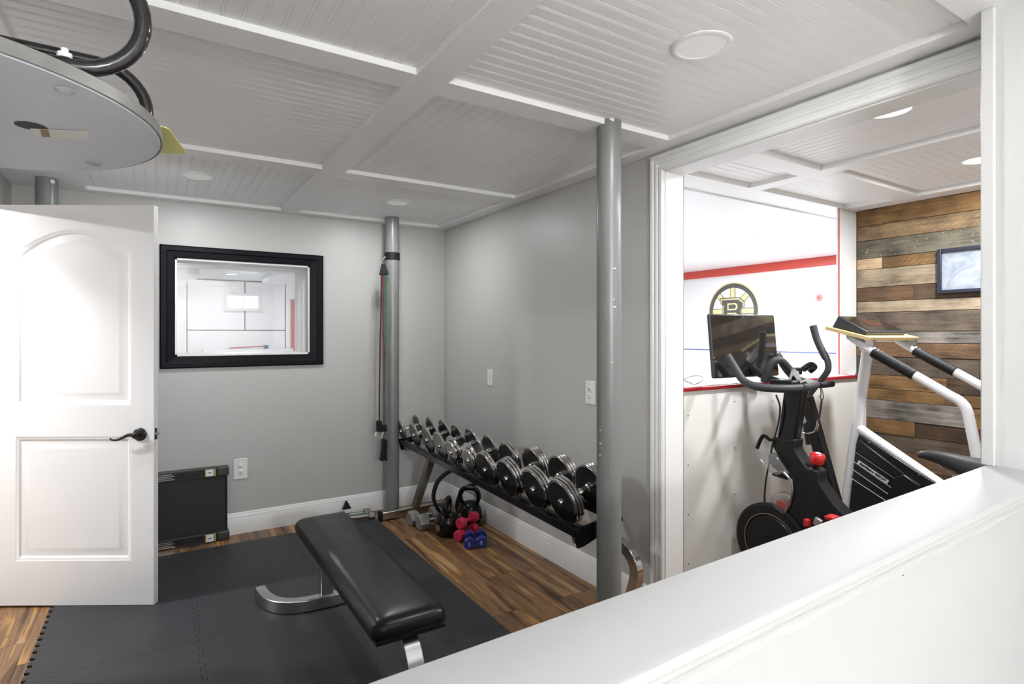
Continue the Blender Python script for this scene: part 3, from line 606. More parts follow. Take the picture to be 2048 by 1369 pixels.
def foam_tile(ix, iy):
    x0, y1 = MX0 + ix * TS, MY1 - iy * TS; y0, x1 = y1 - TS, x0 + TS; g = 0.0009; D = 0.009; NT = 20
    pts = []
    def edge(ax, ay, bx_, by_, nx, ny, sgn, straight):
        seq = [(0, 0)] + [(t, s_ * sgn) for t, s_ in edge_teeth(NT, D, 0)] + [(1, 0)]
        for t, o in seq[:-1]:
            o = 0 if straight or t < 0.03 or t > 0.97 else o
            pts.append((ax + (bx_ - ax) * t + nx * (o - g), ay + (by_ - ay) * t + ny * (o - g)))
    edge(x0, y0, x1, y0, 0, -1, -1, False)
    edge(x1, y0, x1, y1, 1, 0, 1, ix == 2)
    # walk the remaining two edges backwards so that neighbours match
    seq = [(0, 0)] + edge_teeth(NT, D, 0) + [(1, 0)]
    for t, o in reversed(seq[1:]):
        o = 0 if iy == 0 or t < 0.03 or t > 0.97 else o
        pts.append((x0 + TS * t, y1 + o - g))
    for t, o in reversed(seq[1:]):
        o = 0 if t < 0.03 or t > 0.97 else o
        pts.append((x0 + o + g if True else x0, y0 + TS * t))
    rb = [Vector((a, b, 0.0002)) for a, b in pts]; rt = [Vector((a, b, 0.0105)) for a, b in pts]
    return MB().rings([rb, rt]).build('foam_tile', M_FOAM)
rown = ['row against the back wall', 'second row from the back wall', 'third row from the back wall', 'fourth row from the back wall', 'fifth row from the back wall']
coln = ['left column beside the wood strip', 'middle column', 'right column beside the wood planks']
for iy in range(5):
    for ix in range(3):
        tag(foam_tile(ix, iy), 'black foam floor tile, %s, %s' % (rown[iy], coln[ix]), 'floor tile', 'interlocking foam floor tiles')
MATZ = 0.0105

# ================================================================== THE ALCOVE WITH THE EXERCISE MACHINES
struct(box('floor', wood('alcove_wood', srgb(90, 58, 32), srgb(160, 118, 76), 'y', 0.4, 2.5, 0.05), XR2, 4.34, -0.3, 2.20, -0.06, 0.0), 'wood floor of the exercise bike alcove')
XW = 4.22
ww = struct(box('wall_alcove_right', mat('dark_backing', (0.02, 0.016, 0.012), 0.8), XW + 0.022, 4.34, -0.3, 2.12, 0, 2.30), 'alcove wall clad in reclaimed wood planks')
struct(box('wall_alcove_front', M_WHITE, XR2, 4.34, -0.4, -0.3, 0, ZT), 'white near wall of the alcove')
# reclaimed planks, each its own board
RW = {
 'amber': (srgb(88, 62, 32), srgb(176, 134, 80), 0.30, 0), 'tan': (srgb(104, 82, 54), srgb(172, 144, 104), 0.45, 0), 'greygreen': (srgb(66, 62, 50), srgb(128, 120, 100), 0.0, 0.9),
 'cream': (srgb(216, 182, 134), srgb(232, 204, 160), 0.0, 0), 'sawn': (srgb(88, 62, 34), srgb(150, 116, 70), 0.75, 0), 'pale': (srgb(112, 92, 68), srgb(206, 188, 156), 0.12, 0),
 'brown': (srgb(72, 50, 34), srgb(150, 114, 78), 0.35, 0), 'dark': (srgb(56, 40, 26), srgb(106, 82, 56), 0.2, 0), 'grey': (srgb(74, 70, 64), srgb(176, 168, 156), 0.1, 0), 'greybrown': (srgb(74, 62, 50), srgb(132, 116, 96), 0.25, 0)}
dk = lambda c, f: (c[0] * f, c[1] * f * 0.99, c[2] * f * 1.02, 1)
RM = {k: wood('reclaimed_' + k, dk(a, 0.42), dk(b, 0.80), 'y', 0.68, 3.6, 0.12, saw=s_ * 0.55, bump=1.0, fleck=f, streak=True) for k, (a, b, s_, f) in RW.items()}
ZP = [2.2605, 2.145, 2.042, 1.917, 1.840, 1.713, 1.614, 1.537, 1.406, 1.328, 1.232, 1.106, 1.011, 0.934, 0.805, 0.706, 0.60, 0.49, 0.39, 0.26, 0.14, 0.0]
YE0, YE1 = -0.29, 2.095
RK = [[('amber', YE0, YE1)], [('tan', YE0, YE1)], [('greygreen', YE0, YE1)], [('cream', 1.929, YE1), ('sawn', YE0, 1.929)], [('pale', YE0, YE1)], [('brown', 1.738, YE1), ('dark', YE0, 1.738)],
      [('pale', 0.9, YE1), ('tan', YE0, 0.9)], [('greybrown', YE0, YE1)], [('pale', 1.86, YE1), ('grey', YE0, 1.86)], [('brown', YE0, YE1)], [('greybrown', 1.388, YE1), ('brown', YE0, 1.388)], [('amber', 1.553, YE1), ('dark', YE0, 1.553)],
      [('amber', 1.1, YE1), ('brown', YE0, 1.1)], [('grey', 1.425, YE1), ('amber', YE0, 1.425)], [('amber', 1.73, YE1), ('dark', YE0, 1.73)], [('greybrown', YE0, YE1)], [('brown', 1.3, YE1), ('tan', YE0, 1.3)], [('dark', YE0, YE1)], [('amber', YE0, YE1)], [('grey', YE0, YE1)], [('brown', YE0, YE1)]]
for i, row in enumerate(RK):
    for k, a, b in row:
        pr = random.uniform(0.0, 0.007); pl = MB().box(XW - pr, XW + 0.022, a + 0.0012, b - 0.0012, ZP[i + 1] + 0.0015, ZP[i] - 0.0015).build('wall_plank', RM[k], ww, bevel=0.0012)
        c_ = Vector((XW, (a + b) / 2, ZP[i])); pl.location = c_
        for v in pl.data.vertices: v.co -= c_
# dasher board half wall, corner post
dash = struct(box('wall_alcove_back', M_DASH, XR2, 4.10, 2.03, 2.28, 0, 1.083), 'white dasher board half wall behind the exercise bike')
for u0 in (1376, 1469):
    p = at(u0, 850, y=2.03)
    for k in range(5):
        zz = 0.985 - k * 0.262 + (0.02 if u0 == 1469 else -0.03)
        MB().lathe([(0, 0), (0.004, 0), (0.004, 0.001), (0, 0.001)], (p.x + 0.001 * k, 2.03, zz), (0, -1, 0), 10).build('screw_hole', M_SLOT, dash)
for xx_ in (3.12, 3.62):
    for zz in (0.985, 0.72): MB().lathe([(0, 0), (0.004, 0), (0.004, 0.001), (0, 0.001)], (xx_, 2.03, zz), (0, -1, 0), 10).build('screw_hole', M_SLOT, dash)
ledge = tag(MB().box(XR2 + 0.002, 4.112, 2.010, 2.30, 1.085, 1.105).build('red_ledge', M_DKRED, bevel=0.004), 'dark red ledge on top of the white dasher board', 'ledge')
MB().box(XR2 + 0.004, 3.99, 2.035, 2.299, 1.1051, 1.1085).build('ledge_top', M_RINK, ledge)
struct(box('trim_6', M_WHITE, 4.0, 4.222, 2.10, 2.122, 1.106, 2.26), 'white corner post at the end of the red ledge')
box('edge_strip', M_RED, 3.996, 4.0, 2.10, 2.106, 1.106, 2.26, bpy.data.objects['trim_6'])
struct(box('trim_7', M_WHITE, 4.102, 4.216, 2.03, 2.28, 0, 1.083), 'white filler board between dasher and plank wall')
# loose cable on the ledge
p = [at(1362, 757, z=1.112), at(1378, 765, z=1.112), at(1390, 769, z=1.115), at(1404, 762, z=1.13), at(1404, 755, z=1.135), at(1395, 752, z=1.13), at(1380, 754, z=1.118), at(1362, 762, z=1.112)]
tag(MB().tube(smooth_path(p, 6), 0.002, 6).build('loose_cable', M_CABLE, smooth=True), 'thin black cable looped on the red ledge beside the jamb', 'cable')
# framed picture on the plank wall
pf = thing('framed_picture', 'dark framed picture under glass on the plank wall', 'picture', (XW - 0.01, 1.28, 1.645))
py0, py1, pz0, pz1 = 1.00, 1.595, 1.645, 1.924
for nm, a in (('frame_side', (py0, py0 + 0.02, pz0, pz1)), ('frame_side', (py1 - 0.02, py1, pz0, pz1)), ('frame_rail', (py0 + 0.02, py1 - 0.02, pz0, pz0 + 0.02)), ('frame_rail', (py0 + 0.02, py1 - 0.02, pz1 - 0.02, pz1))):
    MB().box(XW - 0.035, XW - 0.008, *a).build(nm, mat('dark_blue_black_frame', (0.018, 0.02, 0.035), 0.35), pf, bevel=0.002)
def print_mat():
    m = bpy.data.materials.new('washed_print'); m.use_nodes = True; nt = m.node_tree; N = nt.nodes.new; L = nt.links.new; b = nt.nodes['Principled BSDF']
    tc = N('ShaderNodeTexCoord'); n = N('ShaderNodeTexNoise'); n.inputs['Scale'].default_value = 9; n.inputs['Detail'].default_value = 4; n.inputs['Distortion'].default_value = 1.5; L(tc.outputs['Object'], n.inputs['Vector'])
    cr = N('ShaderNodeValToRGB'); e = cr.color_ramp.elements; e[0].color = srgb(96, 104, 118); e[0].position = 0.40; e[1].color = srgb(176, 182, 190); e[1].position = 0.62
    L(n.outputs['Fac'], cr.inputs['Fac'])
    sx = N('ShaderNodeSeparateXYZ'); L(tc.outputs['Object'], sx.inputs[0])
    r1 = N('ShaderNodeValToRGB'); e = r1.color_ramp.elements; e[0].position = 0.46; e[0].color = srgb(30, 26, 28); e[1].position = 0.60; e[1].color = srgb(150, 158, 172)
    x = e.new(0.50); x.color = srgb(214, 120, 84); x = e.new(0.53); x.color = srgb(220, 180, 170)
    mr = N('ShaderNodeMapRange'); mr.inputs['From Min'].default_value = -0.28; mr.inputs['From Max'].default_value = 0.32; L(sx.outputs['Y'], mr.inputs['Value']); L(mr.outputs[0], r1.inputs['Fac'])
    mx = N('ShaderNodeMix'); mx.data_type = 'RGBA'; mx.inputs['Factor'].default_value = 0.45; L(r1.outputs['Color'], mx.inputs['A']); L(cr.outputs['Color'], mx.inputs['B']); L(mx.outputs['Result'], b.inputs['Base Color']); b.inputs['Roughness'].default_value = 0.3
    return m
MB().box(XW - 0.016, XW - 0.009, py0 + 0.018, py1 - 0.018, pz0 + 0.018, pz1 - 0.018).build('print', print_mat(), pf)
MB().box(XW - 0.022, XW - 0.019, py0 + 0.018, py1 - 0.018, pz0 + 0.018, pz1 - 0.018).build('pane', MATS['clear_window_glass'], pf)

# ------------------------------------------------------------------ exercise bike (faces the dasher board)
BX = 2.78
bike = thing('exercise_bike', 'black exercise bike with screen and dark grey handlebars before the dasher board', 'exercise bike', (BX, 1.4, 0))
def side(pts, x, s=4.278, ox=1450, oy=800): return [at(ox + a / s, oy + b / s, x=x) for a, b in pts]
fr = side([(408, 330), (592, 342), (584, 420), (628, 492), (704, 590), (738, 588), (792, 618), (794, 700), (832, 760), (930, 900), (1012, 985), (1080, 1110), (1060, 1300), (760, 1360), (500, 1420), (380, 1330), (400, 1190), (500, 1000), (552, 900), (577, 800), (572, 690), (522, 600), (442, 470), (402, 400)], BX - 0.045)
MB().prism(fr, (0.09, 0, 0)).build('frame', M_BLK, bike, bevel=0.028, seg=4)
MB().tube([(BX, 1.62, 0.10), (BX, 1.35, 0.24), (BX, 1.0, 0.13), (BX, 0.72, 0.07)], 0.035, 12).build('rear_beam', M_BLK, bike, smooth=True)
for yy, nm in ((1.86, 'front_foot'), (0.72, 'rear_foot')): MB().box(BX - 0.26, BX + 0.26, yy - 0.035, yy + 0.035, 0.0, 0.055).build(nm, M_BLK, bike, bevel=0.012)
MB().box(BX - 0.03, BX + 0.03, 1.55, 1.90, 0.045, 0.12).build('base_beam', M_BLK, bike, bevel=0.01)
# flywheel with its ring
fc = Vector((2.735, 1.787, 0.29)); FR = 0.205
fw = MB().lathe([(0, -0.018), (FR * 0.66, -0.018), (FR * 0.70, -0.006), (FR * 0.72, -0.012), (FR * 0.94, -0.016), (FR, -0.010), (FR, 0.016), (FR * 0.94, 0.02), (0, 0.02)], fc, (1, 0, 0), 56).build('flywheel', M_BLK, bike, smooth=True, angle=25)
MB().lathe([(FR * 0.715, -0.0135), (FR * 0.735, -0.0150), (FR * 0.735, -0.010), (FR * 0.715, -0.010)], fc, (1, 0, 0), 56, ring=True).build('flywheel_ring', M_STEEL, fw, smooth=True)
MB().lathe([(0, -0.034), (0.03, -0.034), (0.034, -0.02), (0.034, 0.03), (0, 0.03)], fc, (1, 0, 0), 24).build('hub', M_BLKGL, fw, smooth=True)
# handlebar post and clamp
po = [at(u, v, x=BX - 0.028) for u, v in ((1567, 781), (1606, 781), (1590, 884), (1553, 880))]
MB().prism(po, (0.056, 0, 0)).build('handlebar_post', M_BLKGL, bike, bevel=0.01, seg=3)
cl = [at(u, v, x=BX - 0.04) for u, v in ((1546, 874), (1589, 880), (1587, 900), (1543, 893))]
MB().prism(cl, (0.08, 0, 0)).build('clamp_collar', M_BLK, bike, bevel=0.008)
kp = at(1540, 880, x=BX - 0.06)
MB().tube(smooth_path([kp + Vector((0.05, 0, 0)), kp, at(1529, 872, x=BX - 0.075), at(1522, 878, x=BX - 0.078), at(1514, 897, x=BX - 0.08)], 5), [0.009] * 11 + [0.010] * 10, 10).build('clamp_lever', M_BLKRUB, bike, smooth=True)
# handlebars
hb = smooth_path([(BX - 0.205, 1.935, 1.272), (BX - 0.205, 1.880, 1.195), (BX - 0.205, 1.835, 1.143), (BX - 0.190, 1.765, 1.118), (BX - 0.12, 1.680, 1.112), (BX, 1.650, 1.112), (BX + 0.12, 1.655, 1.116), (BX + 0.195, 1.69, 1.120), (BX + 0.215, 1.77, 1.128), (BX + 0.22, 1.835, 1.155), (BX + 0.22, 1.880, 1.205), (BX + 0.22, 1.925, 1.272)], 6)
MB().tube(hb, 0.0205, 14).build('handlebar', M_DKGREY, bike, smooth=True)
il = smooth_path([at(u, v, x=x_) for u, v, x_ in ((1528, 764, 2.695), (1533, 750, 2.695), (1539, 734, 2.70), (1549, 722, 2.72), (1562, 722, 2.755), (1576, 736, 2.80), (1592, 755, 2.84), (1604, 770, 2.87))], 6)
MB().tube(il, 0.0195, 14).build('aero_loop', M_DKGREY, bike, smooth=True)
MB().tube([(BX + 0.19, 1.665, 1.115), (BX + 0.30, 1.655, 1.118)], 0.016, 12).build('bar_end', M_BLKRUB, bike, smooth=True)
MB().box(BX - 0.05, BX + 0.07, 1.665, 1.80, 1.095, 1.150).build('stem', M_BLK, bike, bevel=0.012)
MB().tube(smooth_path([(BX + 0.02, 1.78, 1.13), (BX + 0.02, 1.88, 1.16), (BX + 0.03, 1.955, 1.20)], 5), 0.020, 12).build('screen_arm', M_BLK, bike, smooth=True)
MB().box(BX + 0.10, BX + 0.20, 1.76, 1.80, 1.165, 1.205).build('phone_rest', M_BLK, bike, bevel=0.008)
# screen
s0, s1 = Vector((2.535, 2.018, 0)), Vector((3.032, 1.956, 0)); sd = (s1 - s0).normalized(); sn = Vector((sd.y, -sd.x, 0))
if sn.y > 0: sn = -sn
lean = Vector((0, 0, 1)) * math.cos(math.radians(7)) - sn * math.sin(math.radians(7)) * -1
upv = (Vector((0, 0, 1)) - sn * 0.10).normalized(); sn2 = sd.cross(upv); sn2 = sn2 if sn2.y < 0 else -sn2
scn = (s0 + s1) / 2 + Vector((0, 0, 1.322))
sb = MB().obox(scn, sd, upv, sn2, 0.250, 0.176, 0.012).build('screen_housing', mat('charcoal_screen_case', (0.03, 0.03, 0.032), 0.4), bike, bevel=0.010, seg=3)
MB().obox(scn + sn2 * 0.0125, sd, upv, sn2, 0.243, 0.168, 0.0008).build('screen_glass', mat('black_screen_glass', (0.016, 0.016, 0.017), 0.03, spec=1.0, coat=1.0), sb)
MATS['black_screen_glass'].node_tree.nodes['Principled BSDF'].inputs['IOR'].default_value = 1.9
MB().obox(scn + sn2 * 0.0136 + upv * 0.160, sd, upv, sn2, 0.006, 0.002, 0.0004).build('camera_eye', M_STEEL, sb)
MB().obox(scn - sn2 * 0.03, sd, upv, sn2, 0.06, 0.06, 0.02).build('screen_mount', M_BLK, bike, bevel=0.005)
# clear sweat guard, red brake block behind a clear cover
M_CLEAR = glass('clear_plastic', (0.86, 0.87, 0.88), 0.16, 0.08)
gp = [at(1450 + a / 4.278, 800 + b / 4.278, x=BX - 0.075) for a, b in ((242, 455), (372, 446), (440, 490), (520, 605), (440, 655), (370, 610), (300, 520))]
MB().prism(gp, (0.012, 0, 0)).build('sweat_guard', M_CLEAR, bike, bevel=0.004)
gb = [at(1450 + a / 4.278, 800 + b / 4.278, x=BX - 0.060) for a, b in ((372, 455), (440, 492), (515, 600), (450, 615), (405, 580), (362, 500))]
MB().prism(gb, (0.05, 0, 0)).build('guard_bracket', mat('smoke_plastic', (0.10, 0.10, 0.10), 0.25), bike, bevel=0.006)
gl = [at(1450 + a / 4.278, 800 + b / 4.278, x=BX - 0.03) for a, b in ((400, 650), (530, 690), (515, 640), (400, 625))]
MB().prism(gl, (0.05, 0, 0)).build('bottle_holder', M_BLK, bike, bevel=0.006)
cv = [at(1450 + a / 4.278, 800 + b / 4.278, x=BX - 0.065) for a, b in ((375, 850), (410, 800), (480, 792), (545, 815), (568, 850), (545, 930), (500, 1002), (430, 945), (385, 890))]
MB().prism(cv, (0.045, 0, 0)).build('brake_cover', M_CLEAR, bike, bevel=0.012, seg=3)
bk = [at(1450 + a / 4.278, 800 + b / 4.278, x=BX - 0.05) for a, b in ((430, 860), (500, 870), (540, 920), (505, 985), (450, 940))]
MB().prism(bk, (0.02, 0, 0)).build('brake_block', mat('red_plastic', (0.55, 0.02, 0.02), 0.3), bike, bevel=0.006)
ft = [at(1450 + a / 4.278, 800 + b / 4.278, x=BX - 0.052) for a, b in ((500, 620), (560, 690), (575, 780), (562, 840), (500, 1003))]
MB().tube(smooth_path(ft, 5), 0.006, 8).build('fork_trim', M_STEEL, bike, smooth=True)
# resistance knob: red
kb = at(1450 + 765 / 4.278, 800 + 600 / 4.278, x=BX); kt = at(1450 + 800 / 4.278, 800 + 455 / 4.278, x=BX); ka = (kt - kb).normalized(); KL = (kt - kb).length
MB().lathe([(0, 0), (0.012, 0), (0.012, KL * 0.5), (0, KL * 0.5)], kb - ka * 0.01, ka, 14).build('knob_stem', M_BLK, bike, smooth=True)
kn = MB().lathe([(0, 0), (0.030, 0.0), (0.036, 0.010), (0.036, 0.040), (0.030, 0.050), (0.014, 0.053), (0, 0.053)], kt - ka * 0.055, ka, 10).build('resistance_knob', mat('red_gloss_knob', (0.62, 0.010, 0.012), 0.15, coat=0.5), bike, smooth=True, angle=50)
MB().lathe([(0, 0), (0.014, 0), (0.014, 0.0015), (0, 0.0015)], kt - ka * 0.0025, ka, 14).build('knob_badge', M_EW, kn)
# crank and pedals peeping over the half wall
MB().lathe([(0, 0), (0.055, 0), (0.055, 0.02), (0, 0.02)], (BX - 0.075, 1.30, 0.33), (1, 0, 0), 24).build('crank_disc', M_BLKGL, bike, smooth=True)
MB().obox((BX - 0.10, 1.345, 0.375), (0, 0.7, 0.7), (1, 0, 0), (0, -0.7, 0.7), 0.085, 0.010, 0.014).build('crank_arm', M_STEEL, bike, bevel=0.004)
pd = at(1664, 1036, x=BX - 0.14)
MB().obox(pd, (0, 1, 0), (1, 0, 0), (0, 0, 1), 0.022, 0.03, 0.010).build('pedal', mat('red_pedal', (0.5, 0.015, 0.015), 0.3), bike, bevel=0.006)
pd2 = at(1614, 1046, x=BX - 0.12)
MB().obox(pd2, (0, 1, 0), (1, 0, 0), (0, 0, 1), 0.012, 0.015, 0.018).build('pedal_cleat', MATS['red_pedal'], bike, bevel=0.006)
MB().obox(at(1636, 1045, x=BX - 0.10), (0, 1, 0.4), (1, 0, 0), (0, -0.4, 1), 0.018, 0.01, 0.02).build('toe_clip', M_STEEL, bike, bevel=0.004)
# cables
MB().tube(smooth_path([at(u, v, x=BX - 0.05) for u, v in ((1552, 790), (1560, 815), (1556, 850), (1545, 890), (1538, 930), (1532, 960), (1529, 1000), (1533, 1020), (1545, 1038), (1562, 1046))], 6), 0.0045, 8).build('brake_cable', M_CABLE, bike, smooth=True)
# seat post and saddle
MB().box(BX - 0.02, BX + 0.02, 0.86, 0.92, 0.30, 0.80).build('seat_post', M_BLKGL, bike, bevel=0.006)
MB().box(BX - 0.018, BX + 0.018, 0.80, 1.00, 0.785, 0.810).build('seat_slider', M_STEEL, bike, bevel=0.004)
sr = []
for (y, w_, zt, th) in ((1.132, 0.012, 0.872, 0.016), (1.118, 0.026, 0.888, 0.034), (1.07, 0.031, 0.896, 0.048), (1.00, 0.040, 0.893, 0.068), (0.94, 0.062, 0.888, 0.088), (0.88, 0.088, 0.890, 0.098), (0.83, 0.098, 0.898, 0.095), (0.79, 0.09, 0.902, 0.08), (0.772, 0.06, 0.893, 0.05)):
    ring = []
    for k in range(14):
        a = 2 * math.pi * k / 14; cx, sz = math.cos(a), math.sin(a)
        ring.append(Vector((BX + w_ * (abs(cx) ** 0.7) * (1 if cx >= 0 else -1), y, zt - th * 0.45 + (th * 0.45 if sz > 0 else th * 0.55) * (abs(sz) ** 0.8) * (1 if sz >= 0 else -1))))
    sr.append(ring)
MB().rings(sr).build('saddle', mat('black_saddle_vinyl', (0.022, 0.023, 0.026), 0.35), bike, smooth=True, angle=60, sub=1)
for q in (-1, 1): MB().tube(smooth_path([(BX + 0.016 * q, 1.06, 0.852), (BX + 0.02 * q, 1.0, 0.815), (BX + 0.022 * q, 0.86, 0.812), (BX + 0.03 * q, 0.80, 0.84)], 4), 0.0035, 8).build('saddle_rail', M_STEEL, bike, smooth=True)
# lanyard with white letter tag hung over the handlebar
ly = thing('lanyard', 'black lanyard with a white letter tag over the bike handlebar', 'lanyard', (2.86, 1.63, 1.13))
def hp(a, b, x): return at(1380 + a / 4.278, 560 + b / 4.278, x=x)
tg = [[(830, 895), (868, 768), (900, 766), (905, 780), (872, 830), (850, 898)], [(868, 768), (925, 780), (948, 850), (935, 885), (905, 878), (908, 850), (880, 815)], [(905, 878), (1000, 850), (1050, 858), (1055, 880), (1010, 890), (985, 868), (935, 892)]]
for q in tg: MB().prism([hp(a, b, 2.90 - 0.10) for a, b in q], (-0.004, -0.004, 0)).build('white_tag', M_PLASTIC, ly, bevel=0.001)
MB().tube(smooth_path([hp(a, b, 2.93) for a, b in ((990, 865), (1080, 880), (1110, 910), (1120, 960), (1118, 1010), (1128, 1028), (1140, 1010), (1135, 960), (1115, 900))], 5), 0.0025, 6).build('cord', M_CABLE, ly, smooth=True)
MB().sweep(smooth_path([hp(a, b, 2.93) for a, b in ((1127, 1030), (1118, 1100), (1108, 1170), (1095, 1230))], 5), RECT(0.008, 0.0015), up=(0.8, -0.6, 0)).build('strap', mat('navy_strap', (0.015, 0.017, 0.03), 0.6), ly)
MB().tube(smooth_path([hp(a, b, 2.93) for a, b in ((1097, 1210), (1085, 1270), (1060, 1305), (1010, 1315), (960, 1310))], 5), [0.007] * 8 + [0.005] * 7 + [0.003] * 6, 8).build('clip', M_STEEL, ly, smooth=True)

# ------------------------------------------------------------------ upright lever machine behind the bike
lv = thing('lever_machine', 'black slanted lever post with curved grey handle behind the exercise bike', 'exercise machine', (3.1, 1.75, 0))
b0, b1 = at(1612, 795, x=3.02), at(1672, 1015, x=3.02)
b2 = b1 + (b1 - b0) * 0.62; b2.z = 0.02
MB().sweep([b0, b1, b2], RECT(0.032, 0.024), up=(1, 0, 0)).build('post', M_BLK, lv, bevel=0.005)
MB().box(2.95, 3.12, b2.y - 0.05, b2.y + 0.05, 0, 0.04).build('base', M_BLK, lv, bevel=0.01)
hpth = [at(u, v, x=3.10) for u, v in ((1626, 652), (1634, 680), (1647, 708), (1655, 722), (1656, 740), (1645, 757), (1630, 775), (1618, 792), (1612, 812), (1611, 835), (1613, 860), (1618, 890))]
hs = smooth_path(hpth, 5); nh = len(hs)
MB().tube(hs, 0.0165, 12).build('curved_handle', mat('slate_grey_paint', (0.055, 0.058, 0.068), 0.32), lv, smooth=True)
MB().tube(hs[:14], 0.0195, 12).build('grip', M_DKGREY, lv, smooth=True)
k = at(1622, 834, x=3.06); MB().lathe([(0, -0.03), (0.006, -0.03), (0.006, 0), (0.013, 0.004), (0.013, 0.018), (0, 0.022)], k, (-0.4, -0.9, 0.2), 14).build('adjust_knob', M_BLKRUB, lv, smooth=True)
lb = [at(u, v, x=2.995) for u, v in ((1600, 826), (1606, 823), (1614, 845), (1607, 848))]
sk = MB().prism(lb, (-0.002, 0, 0)).build('warning_sticker', mat('pale_sticker', (0.55, 0.56, 0.58), 0.4), lv)
lb2 = [at(u, v, x=2.992) for u, v in ((1600, 826), (1606, 823), (1608, 828.5), (1602, 831))]
MB().prism(lb2, (-0.0015, 0, 0)).build('sticker_header', mat('yellow_print', (0.8, 0.5, 0.05), 0.4), sk)
MB().tube(smooth_path([(3.05, 1.80, 1.19), (3.10, 1.79, 1.215), (3.16, 1.80, 1.20), (3.17, 1.83, 1.175)], 4), 0.017, 10).build('elbow_rest', M_BLK, lv, smooth=True)

# ------------------------------------------------------------------ stair climber
SX0, SX1, SXC = 3.20, 3.67, 3.40
stc = thing('stair_climber', 'white tube stair climber with black ribbed housing beside the plank wall', 'stair climber', (3.43, 1.35, 0))
def s1p(a, b, x=SX0): return at(1630 + a / 4.563, 600 + b / 4.563, x=x)
railL = smooth_path([s1p(318, 330), s1p(400, 385), s1p(530, 470), s1p(905, 685), s1p(1220, 868), s1p(1320, 925), s1p(1385, 1010), s1p(1430, 1200), s1p(1470, 1400), at(1980, 1050, x=SX0), Vector((SX0, at(1980, 1050, x=SX0).y - 0.10, 0.30)), Vector((SX0 + 0.02, at(1980, 1050, x=SX0).y - 0.16, 0.05))], 6)
MB().tube(railL, 0.0225, 14).build('handrail', M_WHTUBE, stc, smooth=True)
off = Vector((SX1 - SX0, 0, 0))
MB().tube([p + off for p in railL], 0.0225, 14).build('handrail', M_WHTUBE, stc, smooth=True)
g0, g1 = s1p(530, 478), s1p(910, 690)
for o_ in (Vector((0, 0, 0)), off):
    q = [g0 + o_ + (g1 - g0) * t / 36 for t in range(37)]
    MB().tube(q, [0.0275 if (i % 3) else 0.0255 for i in range(37)], 14).build('grip', M_BLKRUB, stc, smooth=True)
ut, ub = at(1737, 688, x=SXC), at(1688, 1040, x=SXC); ub2 = ub + (ub - ut) * (ub.z / (ut.z - ub.z)) * 0.97
cx = (SX0 + SX1) / 2
MB().tube([ut + Vector((0.0, 0, 0.01)), ut, ub, ub2], 0.0285, 16).build('upright', M_WHTUBE, stc, smooth=True)
lt0, lt1 = at(1716, 856, x=SXC), at(1884, 972, x=SXC); lt2 = lt1 + (lt1 - lt0) * 0.9
MB().tube([lt0, lt1, lt2], 0.0275, 14).build('lower_tube', M_WHTUBE, stc, smooth=True)
MB().tube([railL[0], railL[0] + off], 0.02, 12).build('cross_tube', M_WHTUBE, stc, smooth=True)
MB().box(SX0 - 0.03, SX1 + 0.03, ub2.y - 0.04, ub2.y + 0.04, 0, 0.05).build('front_foot', M_WHTUBE, stc, bevel=0.01)
MB().box(SX0 - 0.08, SX1 + 0.08, 0.55, 0.63, 0, 0.05).build('rear_foot', M_WHTUBE, stc, bevel=0.01)
for o_ in (0, 1): MB().box(SX0 + 0.01 + o_ * (SX1 - SX0 - 0.06), SX0 + 0.05 + o_ * (SX1 - SX0 - 0.06), 0.60, ub2.y, 0.02, 0.07).build('base_rail', M_WHTUBE, stc, bevel=0.008)
# ribbed housing under the tubes
def s2p(a, b, x): return at(1660 + a / 6.222, 820 + b / 6.222, x=x)
XH = SXC - 0.045
hsg = MB().prism([s2p(355, 305, XH), s2p(1290, 905, XH), at(1905, 1040, x=XH), at(1880, 1200, x=XH), at(1690, 1200, x=XH), at(1683, 1110, x=XH), s2p(240, 1180, XH), s2p(320, 430, XH)], (0.09, 0, 0)).build('housing', mat('black_housing_plastic', (0.016, 0.017, 0.02), 0.32), stc, bevel=0.004)
for (a, b, c, d) in ((315, 525, 810, 860), (290, 640, 757, 968), (275, 738, 720, 1048), (262, 850, 690, 1130)):
    MB().sweep([s2p(a, b, XH - 0.001), s2p(c, d, XH - 0.001)], RECT(0.003, 0.0012)).build('pinstripe', M_PLASTIC, hsg)
MB().prism([s2p(385, 375, XH), s2p(945, 800, XH), s2p(830, 830, XH), s2p(330, 490, XH)], (-0.018, 0, 0)).build('rib_panel', MATS['black_housing_plastic'], hsg, bevel=0.004)
MB().prism([s2p(840, 830, XH), s2p(945, 800, XH), s2p(1150, 940, XH), s2p(1060, 1090, XH), s2p(740, 1080, XH)], (-0.03, 0, 0)).build('vent_hood', MATS['black_housing_plastic'], hsg, bevel=0.004)
for (a, b) in ((490, 408), (1105, 815)): MB().lathe([(0, 0), (0.0045, 0), (0.0035, 0.003), (0, 0.003)], s2p(a, b, XH), (-1, 0, 0), 12).build('screw', M_STEEL, hsg)
pts = [s2p(360, 628, XH - 0.002), s2p(735, 885, XH - 0.002), s2p(712, 925, XH - 0.002), s2p(335, 668, XH - 0.002)]
npl = MB().prism(pts, (-0.002, 0, 0)).build('name_plate', M_PLASTIC, hsg)
pc = sum((Vector(p) for p in pts), Vector((0, 0, 0))) / 4; xd = pts[1] - pts[0]; yd = Vector((-1, 0, 0)).cross(xd) * -1
nrm_ = Vector((-1, 0, 0)); xdn = xd.normalized(); ydn = nrm_.cross(xdn)
TXL = xd.length
text('lettering', 'StairMaster 4000-PT', TXL * 0.104, M_BLK, npl, pc + nrm_ * 0.0025, xdn, ydn, bold=0.0008, shear=0.2)
